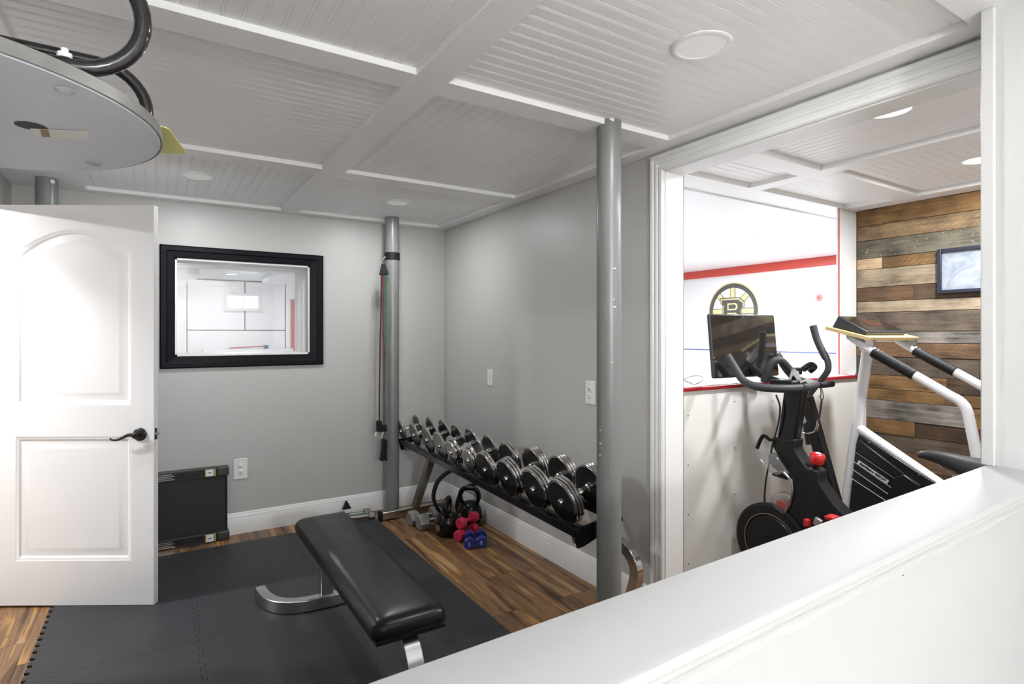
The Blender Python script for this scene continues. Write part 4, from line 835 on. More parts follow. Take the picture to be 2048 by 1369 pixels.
# plywood shelf and console
b_l, b_f, b_r = Vector((3.15, 1.733, 1.421)), Vector((3.15, 1.500, 1.360)), Vector((3.705, 1.500, 1.360))
vx = Vector((1, 0, 0)); vy = (b_l - b_f).normalized(); vz = vx.cross(vy)
bc = b_f + vx * 0.2775 + vy * 0.12
shelf = MB().obox(bc, vx, vy, vz, 0.2775, 0.120, 0.009).build('console_shelf', M_PLY, stc, bevel=0.001)
for o_ in (SX0, SX1): MB().box(o_ - 0.015, o_ + 0.015, 1.50, 1.54, 1.315, 1.358).build('shelf_bracket', M_STEEL, stc)
MB().tube(smooth_path([s1p(400, 370, SX0 + 0.02), s1p(405, 440, SX0 + 0.02), s1p(440, 480, SX0 + 0.02)], 5), 0.002, 6).build('console_wire', M_PLASTIC, stc, smooth=True)
con = thing('console_display', 'black wedge shaped console lying on the plywood shelf of the stair climber', 'console', tuple(bc + vz * 0.009))
def bp_(a, b, h): return bc + vx * a + vy * b + vz * (0.0095 + h)
ca0, ca1, cb0, cb1 = -0.235, 0.205, -0.075, 0.108
bot = [bp_(ca0, cb0, 0.0), bp_(ca1, cb0, 0.0), bp_(ca1, cb1, 0.0), bp_(ca0, cb1, 0.0)]
topc = [bp_(ca0, cb0 - 0.004, 0.022), bp_(ca1, cb0 - 0.004, 0.022), bp_(ca1 - 0.01, cb1 - 0.012, 0.068), bp_(ca0 + 0.01, cb1 - 0.012, 0.068)]
MB().add(bot + topc, [(0, 3, 2, 1), (4, 5, 6, 7), (0, 1, 5, 4), (1, 2, 6, 5), (2, 3, 7, 6), (3, 0, 4, 7)]).build('case', mat('slate_black_case', (0.022, 0.024, 0.029), 0.4), con, bevel=0.006, seg=3)
def tp(a, b, h):
    p00, p10, p11, p01 = topc; q = (p00 * (1 - a) + p10 * a) * (1 - b) + (p01 * (1 - a) + p11 * a) * b
    n_ = (p10 - p00).cross(p01 - p00).normalized(); return q + n_ * h
fpm = mat('black_glossy_faceplate', (0.012, 0.010, 0.010), 0.08, noise=0.6, nscale=14)
MB().prism([tp(0.04, 0.08, 0.0002), tp(0.96, 0.08, 0.0002), tp(0.96, 0.92, 0.0002), tp(0.04, 0.92, 0.0002)], (tp(0, 0, 0.0015) - tp(0, 0, 0))).build('faceplate', fpm, con)
MB().prism([tp(0.30, 0.35, 0.0018), tp(0.70, 0.35, 0.0018), tp(0.70, 0.75, 0.0018), tp(0.30, 0.75, 0.0018)], (tp(0, 0, 0.001) - tp(0, 0, 0))).build('display', mat('dark_red_display', (0.05, 0.012, 0.010), 0.1), con)

# ================================================================== GYM EQUIPMENT
# ------------------------------------------------------------------ dumbbell rack
RA, RBn = Vector((1.566, 4.098, 0)), Vector((1.507, 1.890, -0.030)); rt = (RBn - RA).normalized(); rp = Vector((-rt.y, rt.x, 0)).normalized()
if rp.x < 0: rp = -rp
TILT = math.radians(16); ra = (rp * math.cos(TILT) + Vector((0, 0, 1)) * math.sin(TILT)).normalized(); ra = (ra - rt * ra.dot(rt)).normalized(); rn = rt.cross(ra); rn = rn if rn.z > 0 else -rn
rack = thing('dumbbell_rack', 'long black and chrome dumbbell rack along the right wall', 'rack', (1.65, 3.0, 0))
ZF = 0.556                                   # height of the front rail
def rk(s, a, h=0.0): return RA + rt * s + Vector((0, 0, ZF)) + ra * a + rn * h
RLEN = (RBn - RA).length
# angle rails: section in (ra, rn)
def rail(a0, name):
    sec = [(0.0, 0.032), (0.004, 0.032), (0.004, 0.004), (0.050, 0.004), (0.050, -0.012), (0.0, -0.012)]
    return MB().rings([[rk(-0.01, a0 + a, h) for a, h in sec], [rk(RLEN + 0.01, a0 + a, h) for a, h in sec]]).build(name, M_BLKGL, rack, bevel=0.001)
rail(0.0, 'front_rail'); rail(0.185, 'rear_rail')
for s_ in (0.0, RLEN):
    MB().rings([[rk(s_ + q, a, h) for a, h in ((-0.006, 0.034), (0.03, 0.026), (0.235, -0.006), (0.24, 0.034), (0.255, 0.034), (0.26, -0.05), (0.03, -0.062), (-0.006, -0.055))] for q in (-0.004, 0.004)]).build('end_plate', M_BLKGL, rack, bevel=0.001)
for s_, e_ in ((0.06, 0.022), (RLEN - 0.03, 0.022)):
    MB().rings([[rk(s_ + q * e_, a, h) for q, h in ((-1, -0.013), (1, -0.013), (1, -0.055), (-1, -0.055))] for a in (0.01, 0.25)]).build('cross_arm', M_STEEL, rack, bevel=0.002)
    for a in (0.04, 0.22): MB().lathe([(0, 0), (0.008, 0), (0.008, 0.008), (0.004, 0.009), (0.004, 0.018), (0, 0.018)], rk(s_, a, -0.055), -rn, 8).build('bolt', M_STEEL, rack)
# legs: slanted tube down to a floor bar
M_LEG = M_STEEL
for s_ in (0.30, RLEN - 0.06):
    topp = rk(s_, 0.10, -0.02); c_ = RA + rt * (s_ - 0.26 if s_ < 1 else s_)
    foot = Vector((c_.x + (0.11 if s_ < 1 else 0.26), c_.y, 0.06))
    if s_ > 1: topp = rk(s_, 0.235, -0.05)
    midp = topp + Vector((0.02, 0, -0.10))
    MB().sweep(smooth_path([topp, midp, foot + (midp - foot) * 0.2, foot], 5), RECT(0.025, 0.025), up=(0, 1, 0)).build('leg', M_LEG, rack, bevel=0.003)
    fb = MB().box(c_.x - 0.158, c_.x + 0.40 if s_ < 1 else 1.86, c_.y - 0.025, c_.y + 0.025, 0.012, 0.066).build('floor_bar', M_STEEL, rack, bevel=0.003)
    MB().box(c_.x - 0.175, c_.x - 0.156, c_.y - 0.028, c_.y + 0.028, 0.0, 0.07).build('bar_end_cap', M_BLKRUB, fb, bevel=0.002)
    for q in (-0.1, 0.3): MB().box(c_.x + q - 0.02, c_.x + q + 0.02, c_.y - 0.02, c_.y + 0.02, 0.0, 0.012).build('rubber_pad', M_BLKRUB, fb)
brc = MB().sweep([rk(0.30, 0.10, -0.06), rk(RLEN - 0.06, 0.10, -0.06)], RECT(0.015, 0.02)).build('brace', M_BLKGL, rack)
# ------------------------------------------------------------------ chrome dumbbells on the rack
front_px = [(802, 863), (828, 871), (854, 881), (879, 893), (902, 906), (936, 922), (970, 941), (1013, 958), (1066, 980), (1122, 1005)]
rads = [0.083, 0.088, 0.099, 0.099, 0.103, 0.102, 0.105, 0.106, 0.107, 0.110]
names = ['farthest chrome dumbbell on the rack, against the far grey post', 'second chrome dumbbell from the far end of the rack', 'third chrome dumbbell from the far end of the rack', 'fourth chrome dumbbell from the far end of the rack',
         'fifth chrome dumbbell from the far end of the rack, with stepped plates', 'fifth chrome dumbbell from the near end of the rack, with stepped plates', 'fourth chrome dumbbell from the near end of the rack', 'third chrome dumbbell from the near end of the rack', 'second dark faced chrome dumbbell from the near end of the rack', 'nearest and largest chrome dumbbell on the rack, before the near grey post']
M_FACE = mat('dark_plate_face', (0.10, 0.10, 0.105), 0.22, 0.9, rvar=0.08, nscale=30)
M_GREYFACE = mat('grey_plate_face', (0.42, 0.42, 0.41), 0.30, 1.0, rvar=0.06, nscale=30)
def dumbbell(i, px):
    # the front face touches the vertical plane just behind the front rail
    nrm2 = Vector((rt.y, -rt.x, 0)).normalized(); d0 = nrm2.dot(RA + rp * 0.012)
    c = at(px[0], px[1], n=nrm2, d=d0); s_ = (c - RA).dot(rt); R = rads[i]
    t = thing('chrome_dumbbell', names[i], 'dumbbell', c, 'chrome dumbbells on the rack')
    t.rotation_euler = Matrix((ra, -rt, rn)).transposed().to_euler()
    WO[t.name] = Vector((0, 0, 0)); ax = (1, 0, 0)
    heavy = i >= 7; step = i in (4, 5); nb = 1 if i < 4 else (2 if i < 7 else 3)
    th = 0.013 if i < 4 else 0.016
    face = M_GREYFACE if i < 6 else M_FACE
    H = 0.12
    def plate_(x, r, m):
        return MB().lathe([(0.0, x), (r - 0.010, x), (r - 0.008, x + 0.0015), (r - 0.003, x + 0.0015), (r, x + 0.005), (r, x + th - 0.005), (r - 0.003, x + th - 0.0015), (r - 0.008, x + th - 0.0015), (r - 0.010, x + th), (0.0, x + th)], (0, 0, 0), ax, 40).build('plate', m, t, smooth=True, angle=30)
    x = 0.0; spans = []
    for k in range(nb):
        rr = R if not step else (R * 0.74 if k == 0 else R)
        if nb == 3: rr = R * (0.955, 0.985, 1.0)[k]
        p = plate_(x, rr, M_CHROME)
        if k == 0:
            MB().lathe([(0.018, x - 0.0004), (rr - 0.011, x - 0.0004), (rr - 0.011, x + 0.0004), (0.018, x + 0.0004)], (0, 0, 0), ax, 40, ring=True).build('face_inlay', face, p)
            MB().lathe([(0.007, x - 0.012), (0.0125, x - 0.012), (0.0145, x - 0.009), (0.0145, x + 0.002), (0.007, x + 0.002)], (0, 0, 0), ax, 24, ring=True).build('end_bolt', M_CHROME, p, smooth=True)
            MB().lathe([(0, x - 0.004), (0.0075, x - 0.004), (0.0075, x), (0, x)], (0, 0, 0), ax, 6).build('hex_socket', M_SLOT, p)
        x += th
    xi = x
    h = MB().lathe([(0.019, xi), (0.019, xi + 0.014), (0.0145, xi + 0.020), (0.0145, xi + H * 0.32), (0.0165, xi + H * 0.5), (0.0145, xi + H * 0.68), (0.0145, xi + H - 0.020), (0.019, xi + H - 0.014), (0.019, xi + H)], (0, 0, 0), ax, 24).build('handle', M_CHROME, t, smooth=True)
    x = xi + H
    for k in range(nb):
        rr = R if not step else (R if k < nb - 1 else R * 0.74)
        if nb == 3: rr = R * (1.0, 0.985, 0.955)[k]
        p = plate_(x, rr, M_CHROME)
        if k == 0: MB().lathe([(0.022, x - 0.0004), (rr - 0.011, x - 0.0004), (rr - 0.011, x + 0.0004), (0.022, x + 0.0004)], (0, 0, 0), ax, 40, ring=True).build('face_inlay', M_FACE, p)
        x += th
    MB().lathe([(0.0, x), (0.0145, x), (0.0125, x + 0.010), (0, x + 0.010)], (0, 0, 0), ax, 24).build('end_bolt', M_CHROME, t, smooth=True)
    # saddle blocks on the rails
    return t
for i, px in enumerate(front_px): dumbbell(i, px)
for i, px in enumerate(front_px):
    nrm2 = Vector((rt.y, -rt.x, 0)).normalized(); c = at(px[0], px[1], n=nrm2, d=nrm2.dot(RA + rp * 0.012)); s_ = (c - RA).dot(rt) + 0.085
    if 0.05 < s_ < RLEN - 0.05:
        for a in (0.022, 0.205): MB().rings([[rk(s_ + q, a + e, 0.004) for q, e in ((-0.022, -0.02), (0.022, -0.02), (0.022, 0.02), (-0.022, 0.02))], [rk(s_ + q, a + e, 0.024) for q, e in ((-0.008, -0.014), (0.008, -0.014), (0.008, 0.014), (-0.008, 0.014))]]).build('saddle_block', M_BLKRUB, rack, bevel=0.002)

# ------------------------------------------------------------------ weight bench
bench = thing('weight_bench', 'flat black vinyl weight bench on chrome legs in the middle of the mat', 'bench', (0.73, 2.45, MATZ))
BX0, BX1, BY0, BY1, BZ0, BZ1 = 0.595, 0.870, 1.790, 3.075, 0.372, 0.442
pad = MB(); rr = []
def rrect(x0, x1, y0, y1, r, n=6):
    out = []
    for cx_, cy_, a0 in ((x1 - r, y1 - r, 0), (x0 + r, y1 - r, 90), (x0 + r, y0 + r, 180), (x1 - r, y0 + r, 270)):
        for k in range(n + 1):
            a = math.radians(a0 + 90 * k / n); out.append((cx_ + r * math.cos(a), cy_ + r * math.sin(a)))
    return out
for ins, z in ((0.012, BZ0), (0.002, BZ0 + 0.008), (0.0, BZ0 + 0.022), (0.004, BZ0 + 0.042), (0.016, BZ0 + 0.056), (0.034, BZ0 + 0.064), (0.055, BZ1 - 0.003), (0.085, BZ1)):
    rr.append([Vector((a, b, z)) for a, b in rrect(BX0 + ins, BX1 - ins, BY0 + ins, BY1 - ins, max(0.012, 0.042 - ins * 0.3))])
pad.rings(rr).build('pad', M_VINYL, bench, smooth=True, angle=60)
MB().box(BX0 + 0.012, BX1 - 0.012, BY0 + 0.012, BY1 - 0.012, BZ0 - 0.014, BZ0 + 0.001).build('pad_board', M_BLK, bench, bevel=0.002)
# rear foot: U in plan
yc = 2.915
uf = [(0.452, 3.195), (0.462, 3.10), (0.492, 3.01), (0.545, 2.952), (0.61, 2.925), (0.70, yc), (0.765, yc), (0.855, 2.925), (0.92, 2.952), (0.973, 3.01), (1.003, 3.10), (1.013, 3.195)]
ufp = smooth_path([(a, b, MATZ + 0.031) for a, b in uf], 5)
foot_m = M_CHROME
MB().sweep(ufp, RECT(0.026, 0.030)).build('rear_foot', mat('satin_chrome_tube', (0.60, 0.60, 0.605), 0.24, 1.0, rvar=0.06, nscale=10), bench, bevel=0.004)
M_SATIN = MATS['satin_chrome_tube']
MB().sweep([(0.725, yc + 0.012, MATZ + 0.055), (0.725, yc + 0.012, 0.36)], RECT(0.030, 0.030), up=(0, 1, 0)).build('rear_post', M_SATIN, bench, bevel=0.004)
# front leg: bent forward and down
fl = smooth_path([(0.735, 2.05, 0.345), (0.735, 1.95, 0.345), (0.735, 1.865, 0.325), (0.735, 1.805, 0.265), (0.735, 1.775, 0.17), (0.735, 1.765, 0.06), (0.735, 1.765, MATZ + 0.04)], 6)
MB().sweep(fl, RECT(0.029, 0.036), up=(0, 1, 0.001)).build('front_leg', M_SATIN, bench, bevel=0.004)
MB().sweep([(0.50, 1.765, MATZ + 0.028), (0.97, 1.765, MATZ + 0.028)], RECT(0.026, 0.026)).build('front_foot', M_SATIN, bench, bevel=0.004)
MB().sweep([(0.735, 1.98, 0.335), (0.725, 2.90, 0.335)], RECT(0.026, 0.022)).build('spine', M_SATIN, bench, bevel=0.003)
MB().obox((0.735, 1.845, 0.352), (1, 0, 0), (0, 0.5, 0.5), (0, -0.5, 0.5), 0.026, 0.016, 0.002).build('leg_sticker', M_BLKGL, bench)

# ------------------------------------------------------------------ folded treadmill leaning on the back wall
tm = thing('folded_treadmill', 'black folded treadmill deck standing on its side against the back wall', 'treadmill', (-0.1, 4.27, 0))
TX0, TX1, TY = -0.70, 0.412, 4.238
def lean_pt(x, y, z): return Vector((x, y + (z / 0.49) * 0.018, z))
def lbox(name, m, x0, x1, y0, y1, z0, z1, parent, bevel=0.0):
    b = MB().box(x0, x1, y0, y1, z0, z1); b.v = [lean_pt(*p) for p in b.v]; return b.build(name, m, parent, bevel=bevel)
M_TMB = mat('black_treadmill_belt', (0.011, 0.011, 0.012), 0.55, noise=0.2, nscale=60); M_TMR = mat('black_ribbed_rail', (0.02, 0.02, 0.022), 0.35)
lbox('belt', M_TMB, TX0, TX1 - 0.022, TY + 0.012, TY + 0.075, 0.055, 0.445, tm)
for z0, z1 in ((0.0, 0.062), (0.432, 0.490)):
    rl = lbox('side_rail', M_TMR, TX0, TX1 - 0.075, TY, TY + 0.075, z0, z1, tm, 0.003)
    for k in range(4): lbox('rib', M_BLKGL, TX0, TX1 - 0.08, TY - 0.0015, TY, z0 + 0.012 + k * 0.011, z0 + 0.015 + k * 0.011, rl)
    lbox('end_cap', mat('charcoal_end_cap', (0.035, 0.035, 0.038), 0.4), TX1 - 0.076, TX1, TY - 0.006, TY + 0.072, z0, z1, tm, 0.009)
    st = lbox('label_sticker', M_PLASTIC, TX1 - 0.138, TX1 - 0.094, TY - 0.003, TY - 0.0012, z0 + 0.008, z1 - 0.006, tm)
    for q in (0.0, 0.054): lbox('sticker_edge', mat('gold_sticker_edge', (0.55, 0.42, 0.10), 0.4), TX1 - 0.144 + q, TX1 - 0.136 + q, TY - 0.0035, TY - 0.0012, z0 + 0.006, z1 - 0.004, st)
    lbox('sticker_mark', M_SLOT, TX1 - 0.126, TX1 - 0.108, TY - 0.0035, TY - 0.002, z0 + 0.027, z0 + 0.033, st)
    for k in range(4): lbox('silver_stripe', M_STEEL, -0.02, 0.095 - 0.015 * (k % 2), TY - 0.003, TY - 0.001, z0 + 0.011 + k * 0.011, z0 + 0.016 + k * 0.011, rl)
MB().tube([lean_pt(TX1 - 0.032, TY + 0.04, 0.06), lean_pt(TX1 - 0.032, TY + 0.04, 0.435)], 0.024, 14).build('roller', M_BLKGL, tm, smooth=True)

# ------------------------------------------------------------------ kettlebells
def kettlebell(x, y, r, rot, label):
    t = thing('kettlebell', label, 'kettlebell', (x, y, 0), 'black kettlebells')
    pr = [(0, 0), (r * 0.62, 0.0), (r * 0.80, 0.012), (r * 0.97, r * 0.55), (r, r * 0.85), (r * 0.95, r * 1.2), (r * 0.75, r * 1.58), (r * 0.45, r * 1.78), (0, r * 1.82)]
    pr = [(p.x, p.y) for p in smooth_path([(a, b, 0) for a, b in pr], 3)]
    b = MB().lathe([(max(0, a), max(0, h)) for a, h in pr], (x, y, 0), n=36).build('body', M_BLKGL, t, smooth=True, angle=50)
    MB().lathe([(r * 0.99, r * 0.50), (r * 1.015, r * 0.54), (r * 1.015, r * 0.60), (r * 1.0, r * 0.66)], (x, y, 0), n=36, ring=True).build('rim_band', M_BLKGL, b, smooth=True)
    d = Vector((math.cos(rot), math.sin(rot), 0)); c = Vector((x, y, 0)); H = r * 1.55; k = 0.066
    pth = smooth_path([c + d * k * 0.78 + up * H, c + d * k * 1.05 + up * (H + r * 0.55), c + d * k * 1.0 + up * (H + r * 0.95), c + d * k * 0.62 + up * (H + r * 1.24), c + up * (H + r * 1.28), c - d * k * 0.62 + up * (H + r * 1.24), c - d * k * 1.0 + up * (H + r * 0.95), c - d * k * 1.05 + up * (H + r * 0.55), c - d * k * 0.78 + up * H], 5)
    MB().tube(pth, 0.0165, 12).build('handle', M_BLKGL, t, smooth=True)
    sd_ = Vector((-0.9, -0.25, 0)).normalized()
    MB().lathe([(0, 0), (r * 0.26, 0), (r * 0.28, 0.002), (r * 0.2, 0.003), (0, 0.003)], c + sd_ * (r * 0.985) + up * r * 0.8, sd_, 20).build('badge', M_STEEL, b)
    return t
kettlebell(1.695, 3.535, 0.088, 0.9, 'black kettlebell beside the grey hex dumbbells under the rack')
kettlebell(1.930, 3.655, 0.092, -0.75, 'black kettlebell close to the baseboard behind the pink hand weights')
# two curved black hoops hanging from the rack behind the kettlebells
def hoop(pts, label):
    tag(MB().sweep(smooth_path(pts, 6), [(-0.017, -0.010), (0.017, -0.010), (0.017, 0.010), (-0.017, 0.010)], up=(1, 0, 0)).build('exercise_hoop', M_BLKRUB, bevel=0.003), label, 'strap', 'black curved straps')
yh = 3.72
hoop([at(u, v, y=yh + 0.02) for u, v in ((912, 938), (893, 947), (877, 962), (869, 980), (867, 997), (872, 1012), (879, 1024))], 'black curved strap hanging from the rack to the near kettlebell')
hoop([at(u, v, y=yh + 0.06) for u, v in ((955, 965), (940, 972), (925, 982), (917, 998), (914, 1015), (917, 1028))], 'black curved strap hanging from the rack to the farther kettlebell')

# ------------------------------------------------------------------ hex dumbbells
def hex_dumbbell(c, ang, R, L, HL, m, label, group, handle_m=None, sides=6, rot0=0.0, hr=0.015, number=None):
    c = Vector(c); d = Vector((math.cos(ang), math.sin(ang), 0)); t = thing('hand_weight', label, 'dumbbell', (c.x, c.y, c.z - R * (0.866 if sides == 6 else 1)), group)
    s_ = Vector((-d.y, d.x, 0))
    for q in (-1, 1):
        prof = ((0.86, 0.0), (1.0, 0.10), (1.0, 0.90), (0.86, 1.0))
        rings = []
        for k, w_ in prof:
            x = q * (L / 2 - HL) + q * HL * w_
            rings.append([c + d * x + (s_ * math.cos(a) + up * math.sin(a)) * (R * k) for a in (2 * math.pi * j / sides + rot0 for j in range(sides))])
        h = MB().rings(rings).build('head', m, t, bevel=0.002 if sides < 12 else 0, smooth=sides > 8)
        if number and q == -1:
            text('number', number, R * 0.8, M_EW, h, c - d * (L / 2 + 0.0006), -s_ if False else s_ * -1, up)
    MB().tube([c - d * (L / 2 - HL * 0.9), c, c + d * (L / 2 - HL * 0.9)], [hr, hr * 1.12, hr], 14).build('handle', handle_m or m, t, smooth=True)
    return t
M_CAST = mat('grey_cast_iron', (0.33, 0.33, 0.32), 0.5, 0.4, noise=0.2, nscale=40, bump=0.3, bscale=120)
M_CASTD = mat('worn_steel_hex', (0.20, 0.20, 0.195), 0.42, 0.7, noise=0.25, nscale=60)
hex_dumbbell((1.665, 3.862, 0.0485), 0.10, 0.056, 0.25, 0.068, M_CAST, 'grey hex dumbbell farther back beside the rack floor bar', 'grey hex dumbbells', M_STEEL)
hex_dumbbell((1.685, 3.735, 0.0515), 0.04, 0.0595, 0.25, 0.072, M_CAST, 'grey hex dumbbell beside the near kettlebell', 'grey hex dumbbells', M_STEEL)
hex_dumbbell((1.255, 4.222, 0.0305), -0.12, 0.035, 0.235, 0.048, M_CASTD, 'worn steel hex dumbbell against the back baseboard', 'small worn hex dumbbells')
hex_dumbbell((1.262, 4.142, 0.0305), -0.18, 0.035, 0.235, 0.048, M_CASTD, 'worn steel hex dumbbell peeping over the far end of the bench', 'small worn hex dumbbells')
p = at(694, 1010, y=4.20)
tag(MB().rings([[p + Vector((-0.028, 0, -0.035)), p + Vector((0.034, 0.0, -0.035)), p + Vector((0.030, 0.04, -0.035)), p + Vector((-0.028, 0.03, -0.035))], [p + Vector((-0.004, 0.01, 0.028)), p + Vector((0.003, 0.01, 0.026)), p + Vector((0.002, 0.018, 0.026)), p + Vector((-0.004, 0.018, 0.028))]]).build('black_cloth', M_BLKRUB), 'crumpled black cloth tip on the worn hex dumbbells', 'cloth')
M_PINK = mat('pink_neoprene', (0.62, 0.03, 0.09), 0.5, bump=0.1, bscale=200); M_BLUE = mat('blue_vinyl', (0.012, 0.03, 0.22), 0.35)
hex_dumbbell((1.735, 3.285, 0.036), math.radians(61), 0.036, 0.165, 0.045, M_BLUE, 'blue hand weight at the left of the pair before the pink ones', 'blue hand weights', sides=20, hr=0.012, number='2')
hex_dumbbell((1.814, 3.268, 0.036), math.radians(61), 0.036, 0.165, 0.045, M_BLUE, 'blue hand weight at the right of the pair before the pink ones', 'blue hand weights', sides=20, hr=0.012, number='2')
hex_dumbbell((1.784, 3.420, 0.0360), math.radians(24), 0.0385, 0.205, 0.052, M_PINK, 'pink hand weight lying on the floor just behind the blue ones', 'pink hand weights', sides=8, rot0=math.pi / 8, hr=0.013)
hex_dumbbell((1.806, 3.446, 0.1075), math.radians(28), 0.0375, 0.200, 0.050, M_PINK, 'pink hand weight resting on top of the other pink one', 'pink hand weights', sides=8, rot0=math.pi / 8, hr=0.013)
# bent chrome tube behind the near post
bt = smooth_path([at(u, v, x=1.93) for u, v in ((1225, 1086), (1243, 1091), (1258, 1104), (1269, 1125), (1273, 1150), (1268, 1178), (1258, 1206), (1246, 1235))], 6)
tag(MB().sweep(bt, RECT(0.028, 0.020), up=(1, 0, 0)).build('bent_chrome_tube', M_CHROME, bevel=0.003), 'bent chrome tube standing by the wall behind the near grey post', 'tube')

# ------------------------------------------------------------------ exercise bands on the far post
PXc, PYc = 1.529, 4.163
band = thing('exercise_band_set', 'red, green and black exercise bands strapped to the far grey post', 'exercise bands', (PXc, PYc, 0.5))
MB().lathe([(0.0535, 1.955), (0.058, 1.957), (0.058, 2.010), (0.0535, 2.012)], (PXc, PYc, 0), n=36, ring=True).build('strap_cuff', M_BLKRUB, band, smooth=True)
def bpx(u, v): return at(u, v, y=4.105)
MB().tube(smooth_path([bpx(771, 514), bpx(766, 520), bpx(767, 530), bpx(770, 534)], 4), 0.004, 8).build('carabiner', M_STEEL, band, smooth=True)
MB().rings([[bpx(767 + q * 3, 528) + Vector((0, e, 0)) for q, e in ((-1, -0.01), (1, -0.01), (1, 0.01), (-1, 0.01))], [bpx(768 + q * 9, 550) + Vector((0, e, 0)) for q, e in ((-1, -0.014), (1, -0.014), (1, 0.014), (-1, 0.014))]]).build('top_clip', M_BLKRUB, band, bevel=0.003)
mR = mat('red_latex', (0.16, 0.012, 0.018), 0.4); mG = mat('green_latex', (0.015, 0.13, 0.04), 0.4); mK = mat('black_latex', (0.012, 0.012, 0.012), 0.4)
MB().tube(smooth_path([bpx(763, 550), bpx(762, 620), bpx(760, 700), bpx(759, 780), bpx(758.5, 845)], 5), 0.0055, 8).build('black_band', mK, band, smooth=True)
MB().tube(smooth_path([bpx(766, 550), bpx(766, 640), bpx(768, 720), bpx(768.5, 800), bpx(768, 852)], 5), 0.0055, 8).build('red_band', mR, band, smooth=True)
MB().tube(smooth_path([bpx(772, 550), bpx(771.5, 640), bpx(770, 720), bpx(768.5, 790), bpx(768, 852)], 5), 0.0055, 8).build('green_band', mG, band, smooth=True)
for u, v0, v1, hw_ in ((758, 842, 864, 5), (768, 850, 864, 5)):
    MB().rings([[bpx(u + q * hw_, v) + Vector((0, e, 0)) for q, e in ((-1, -0.012), (1, -0.012), (1, 0.012), (-1, 0.012))] for v in (v0, v1)]).build('band_end', M_BLKRUB, band, bevel=0.002)
MB().tube(smooth_path([bpx(757, 862), bpx(751, 867), bpx(749, 872), bpx(756, 869), bpx(761, 864)], 4), 0.003, 8).build('clip', M_STEEL, band, smooth=True)
MB().tube(smooth_path([bpx(768, 862), bpx(764, 873), bpx(763, 878), bpx(769, 880), bpx(772, 876), bpx(769, 864)], 4), 0.0035, 8).build('clip', M_STEEL, band, smooth=True)
MB().sweep(smooth_path([bpx(767, 878), bpx(766, 900), bpx(764, 915), bpx(762, 922)], 4), RECT(0.012, 0.02), up=(0, 1, 0)).build('grip_handle', M_BLKRUB, band, bevel=0.005)
MB().sweep(smooth_path([bpx(771, 880), bpx(771, 900), bpx(770, 914), bpx(772, 921)], 4), RECT(0.010, 0.018), up=(0, 1, 0)).build('grip_handle', M_BLKRUB, band, bevel=0.005)

# ------------------------------------------------------------------ speed bag board on the left
SC = 0.305 / 0.33; sbx, sby, sbz, sbr = -0.3229 * SC, 1.1655 * SC, CAM_H + 0.305, 0.3294 * SC
sbd = thing('speed_bag_platform', 'round grey punching bag board on black bent tubes at the upper left', 'punching board', (XL, sby, sbz))
TH = 0.020
bd = MB().lathe([(0, 0), (sbr - 0.003, 0), (sbr, 0.003), (sbr, TH - 0.003), (sbr - 0.003, TH), (0, TH)], (sbx, sby, sbz), n=96).build('board', mat('grey_board_paint', (0.62, 0.635, 0.70), 0.42, noise=0.06, nscale=14, bump=0.06, bscale=40, stretch=(1, 6, 1)), sbd, smooth=True, angle=30)
MB().lathe([(sbr, 0.001), (sbr + 0.0015, 0.002), (sbr + 0.0015, TH - 0.002), (sbr, TH - 0.001)], (sbx, sby, sbz), n=96, ring=True).build('edge_band', mat('worn_metal_edge', (0.22, 0.22, 0.21), 0.4, 0.3, noise=0.35, nscale=25), bd, smooth=True)
for u, v, r_ in ((130, 181, 0.0115), (187, 327, 0.0115)):
    p = at(u, v, z=sbz); MB().lathe([(0, -0.005), (r_ * 0.55, -0.0045), (r_, -0.001), (r_, 0.001), (0, 0.001)], p, n=20).build('bolt_head', M_ZINC, bd, smooth=True)
    for xx_ in (-0.22,):
        MB().lathe([(0, -0.005), (r_ * 0.55, -0.0045), (r_, -0.001), (r_, 0.001), (0, 0.001)], (p.x - 0.36, p.y, sbz), n=20).build('bolt_head', M_ZINC, bd, smooth=True)
MB().lathe([(0, -0.0006), (0.019, -0.0006), (0.019, 0.0005), (0, 0.0005)], at(62, 252, z=sbz), n=24).build('hook_hole', M_SLOT, bd)
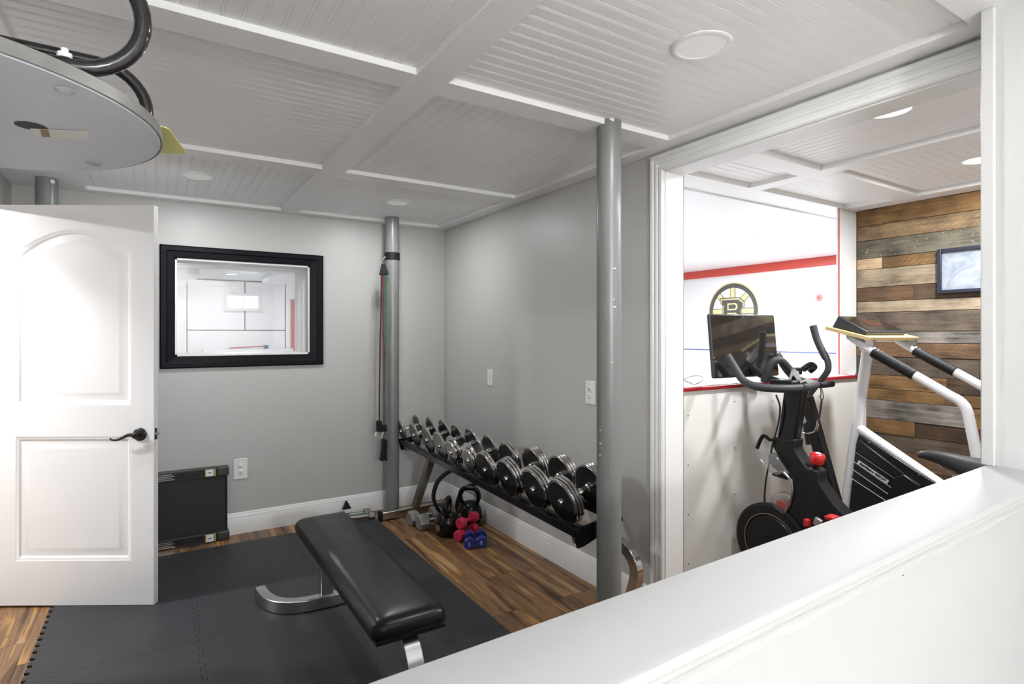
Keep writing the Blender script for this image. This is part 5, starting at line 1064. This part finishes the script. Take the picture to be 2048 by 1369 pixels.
q = [at(u, v, z=sbz) for u, v in ((60, 256), (175, 262), (176, 278), (70, 271))]
tp_ = MB().prism([p + Vector((0, 0, -0.0012)) for p in q], (0, 0, 0.0005)).build('masking_tape', mat('masking_tape', (0.90, 0.88, 0.82), 0.6), bd)
q = [at(u, v, z=sbz) for u, v in ((80, 256.6), (96, 258), (101, 272.5), (84, 271.5))]
MB().prism([p + Vector((0, 0, -0.0018)) for p in q], (0, 0, 0.0005)).build('tape_stain', mat('tape_stain', (0.35, 0.22, 0.08), 0.6), tp_)
# two U-bent tubes carry the board from the wall
RT = 0.0102; ur = 0.076
for yy in (0.893, 1.250):
    x_e = -0.092; zc = sbz + TH + RT + ur
    pth = [Vector((XL + 0.012, yy, zc - ur)), Vector((x_e - 0.25, yy, zc - ur))] + arc((x_e, yy, zc), ur, -90, 90, 18, (1, 0, 0), (0, 0, 1)) + [Vector((x_e - 0.25, yy, zc + ur + 0.003)), Vector((XL + 0.012, yy, zc + ur + 0.01))]
    tb = MB().tube(pth, RT, 16).build('bent_tube', mat('black_gloss_tube', (0.010, 0.009, 0.010), 0.12), sbd, smooth=True)
    nt_ = MB().lathe([(0, 0), (0.008, 0), (0.008, 0.006), (0.004, 0.007), (0.004, 0.012), (0, 0.012)], (-0.098, yy, zc - ur + RT - 0.001), n=10).build('bolt_nut', M_PLASTIC, tb)
    MB().box(XL, XL + 0.012, yy - 0.03, yy + 0.03, zc - ur - 0.05, zc + ur + 0.05).build('wall_plate', M_BLK, sbd, bevel=0.003)
# yellow paper tucked on the board
pa = at(375, 308, z=sbz + TH + 0.002); pb = at(338, 258, z=sbz + TH + 0.002); pcn = at(322, 306, z=sbz + TH + 0.002)
tri = [pa, pb, pb + (pb - pa) * 0.5 + Vector((-0.06, 0.02, 0)), pcn + Vector((-0.10, 0.0, 0)), pcn]
tag(MB().prism(tri, (0, 0, 0.0008)).build('yellow_paper', mat('yellow_paper', (0.88, 0.84, 0.30), 0.6)), 'yellow paper corner sticking out behind the round grey board', 'paper')
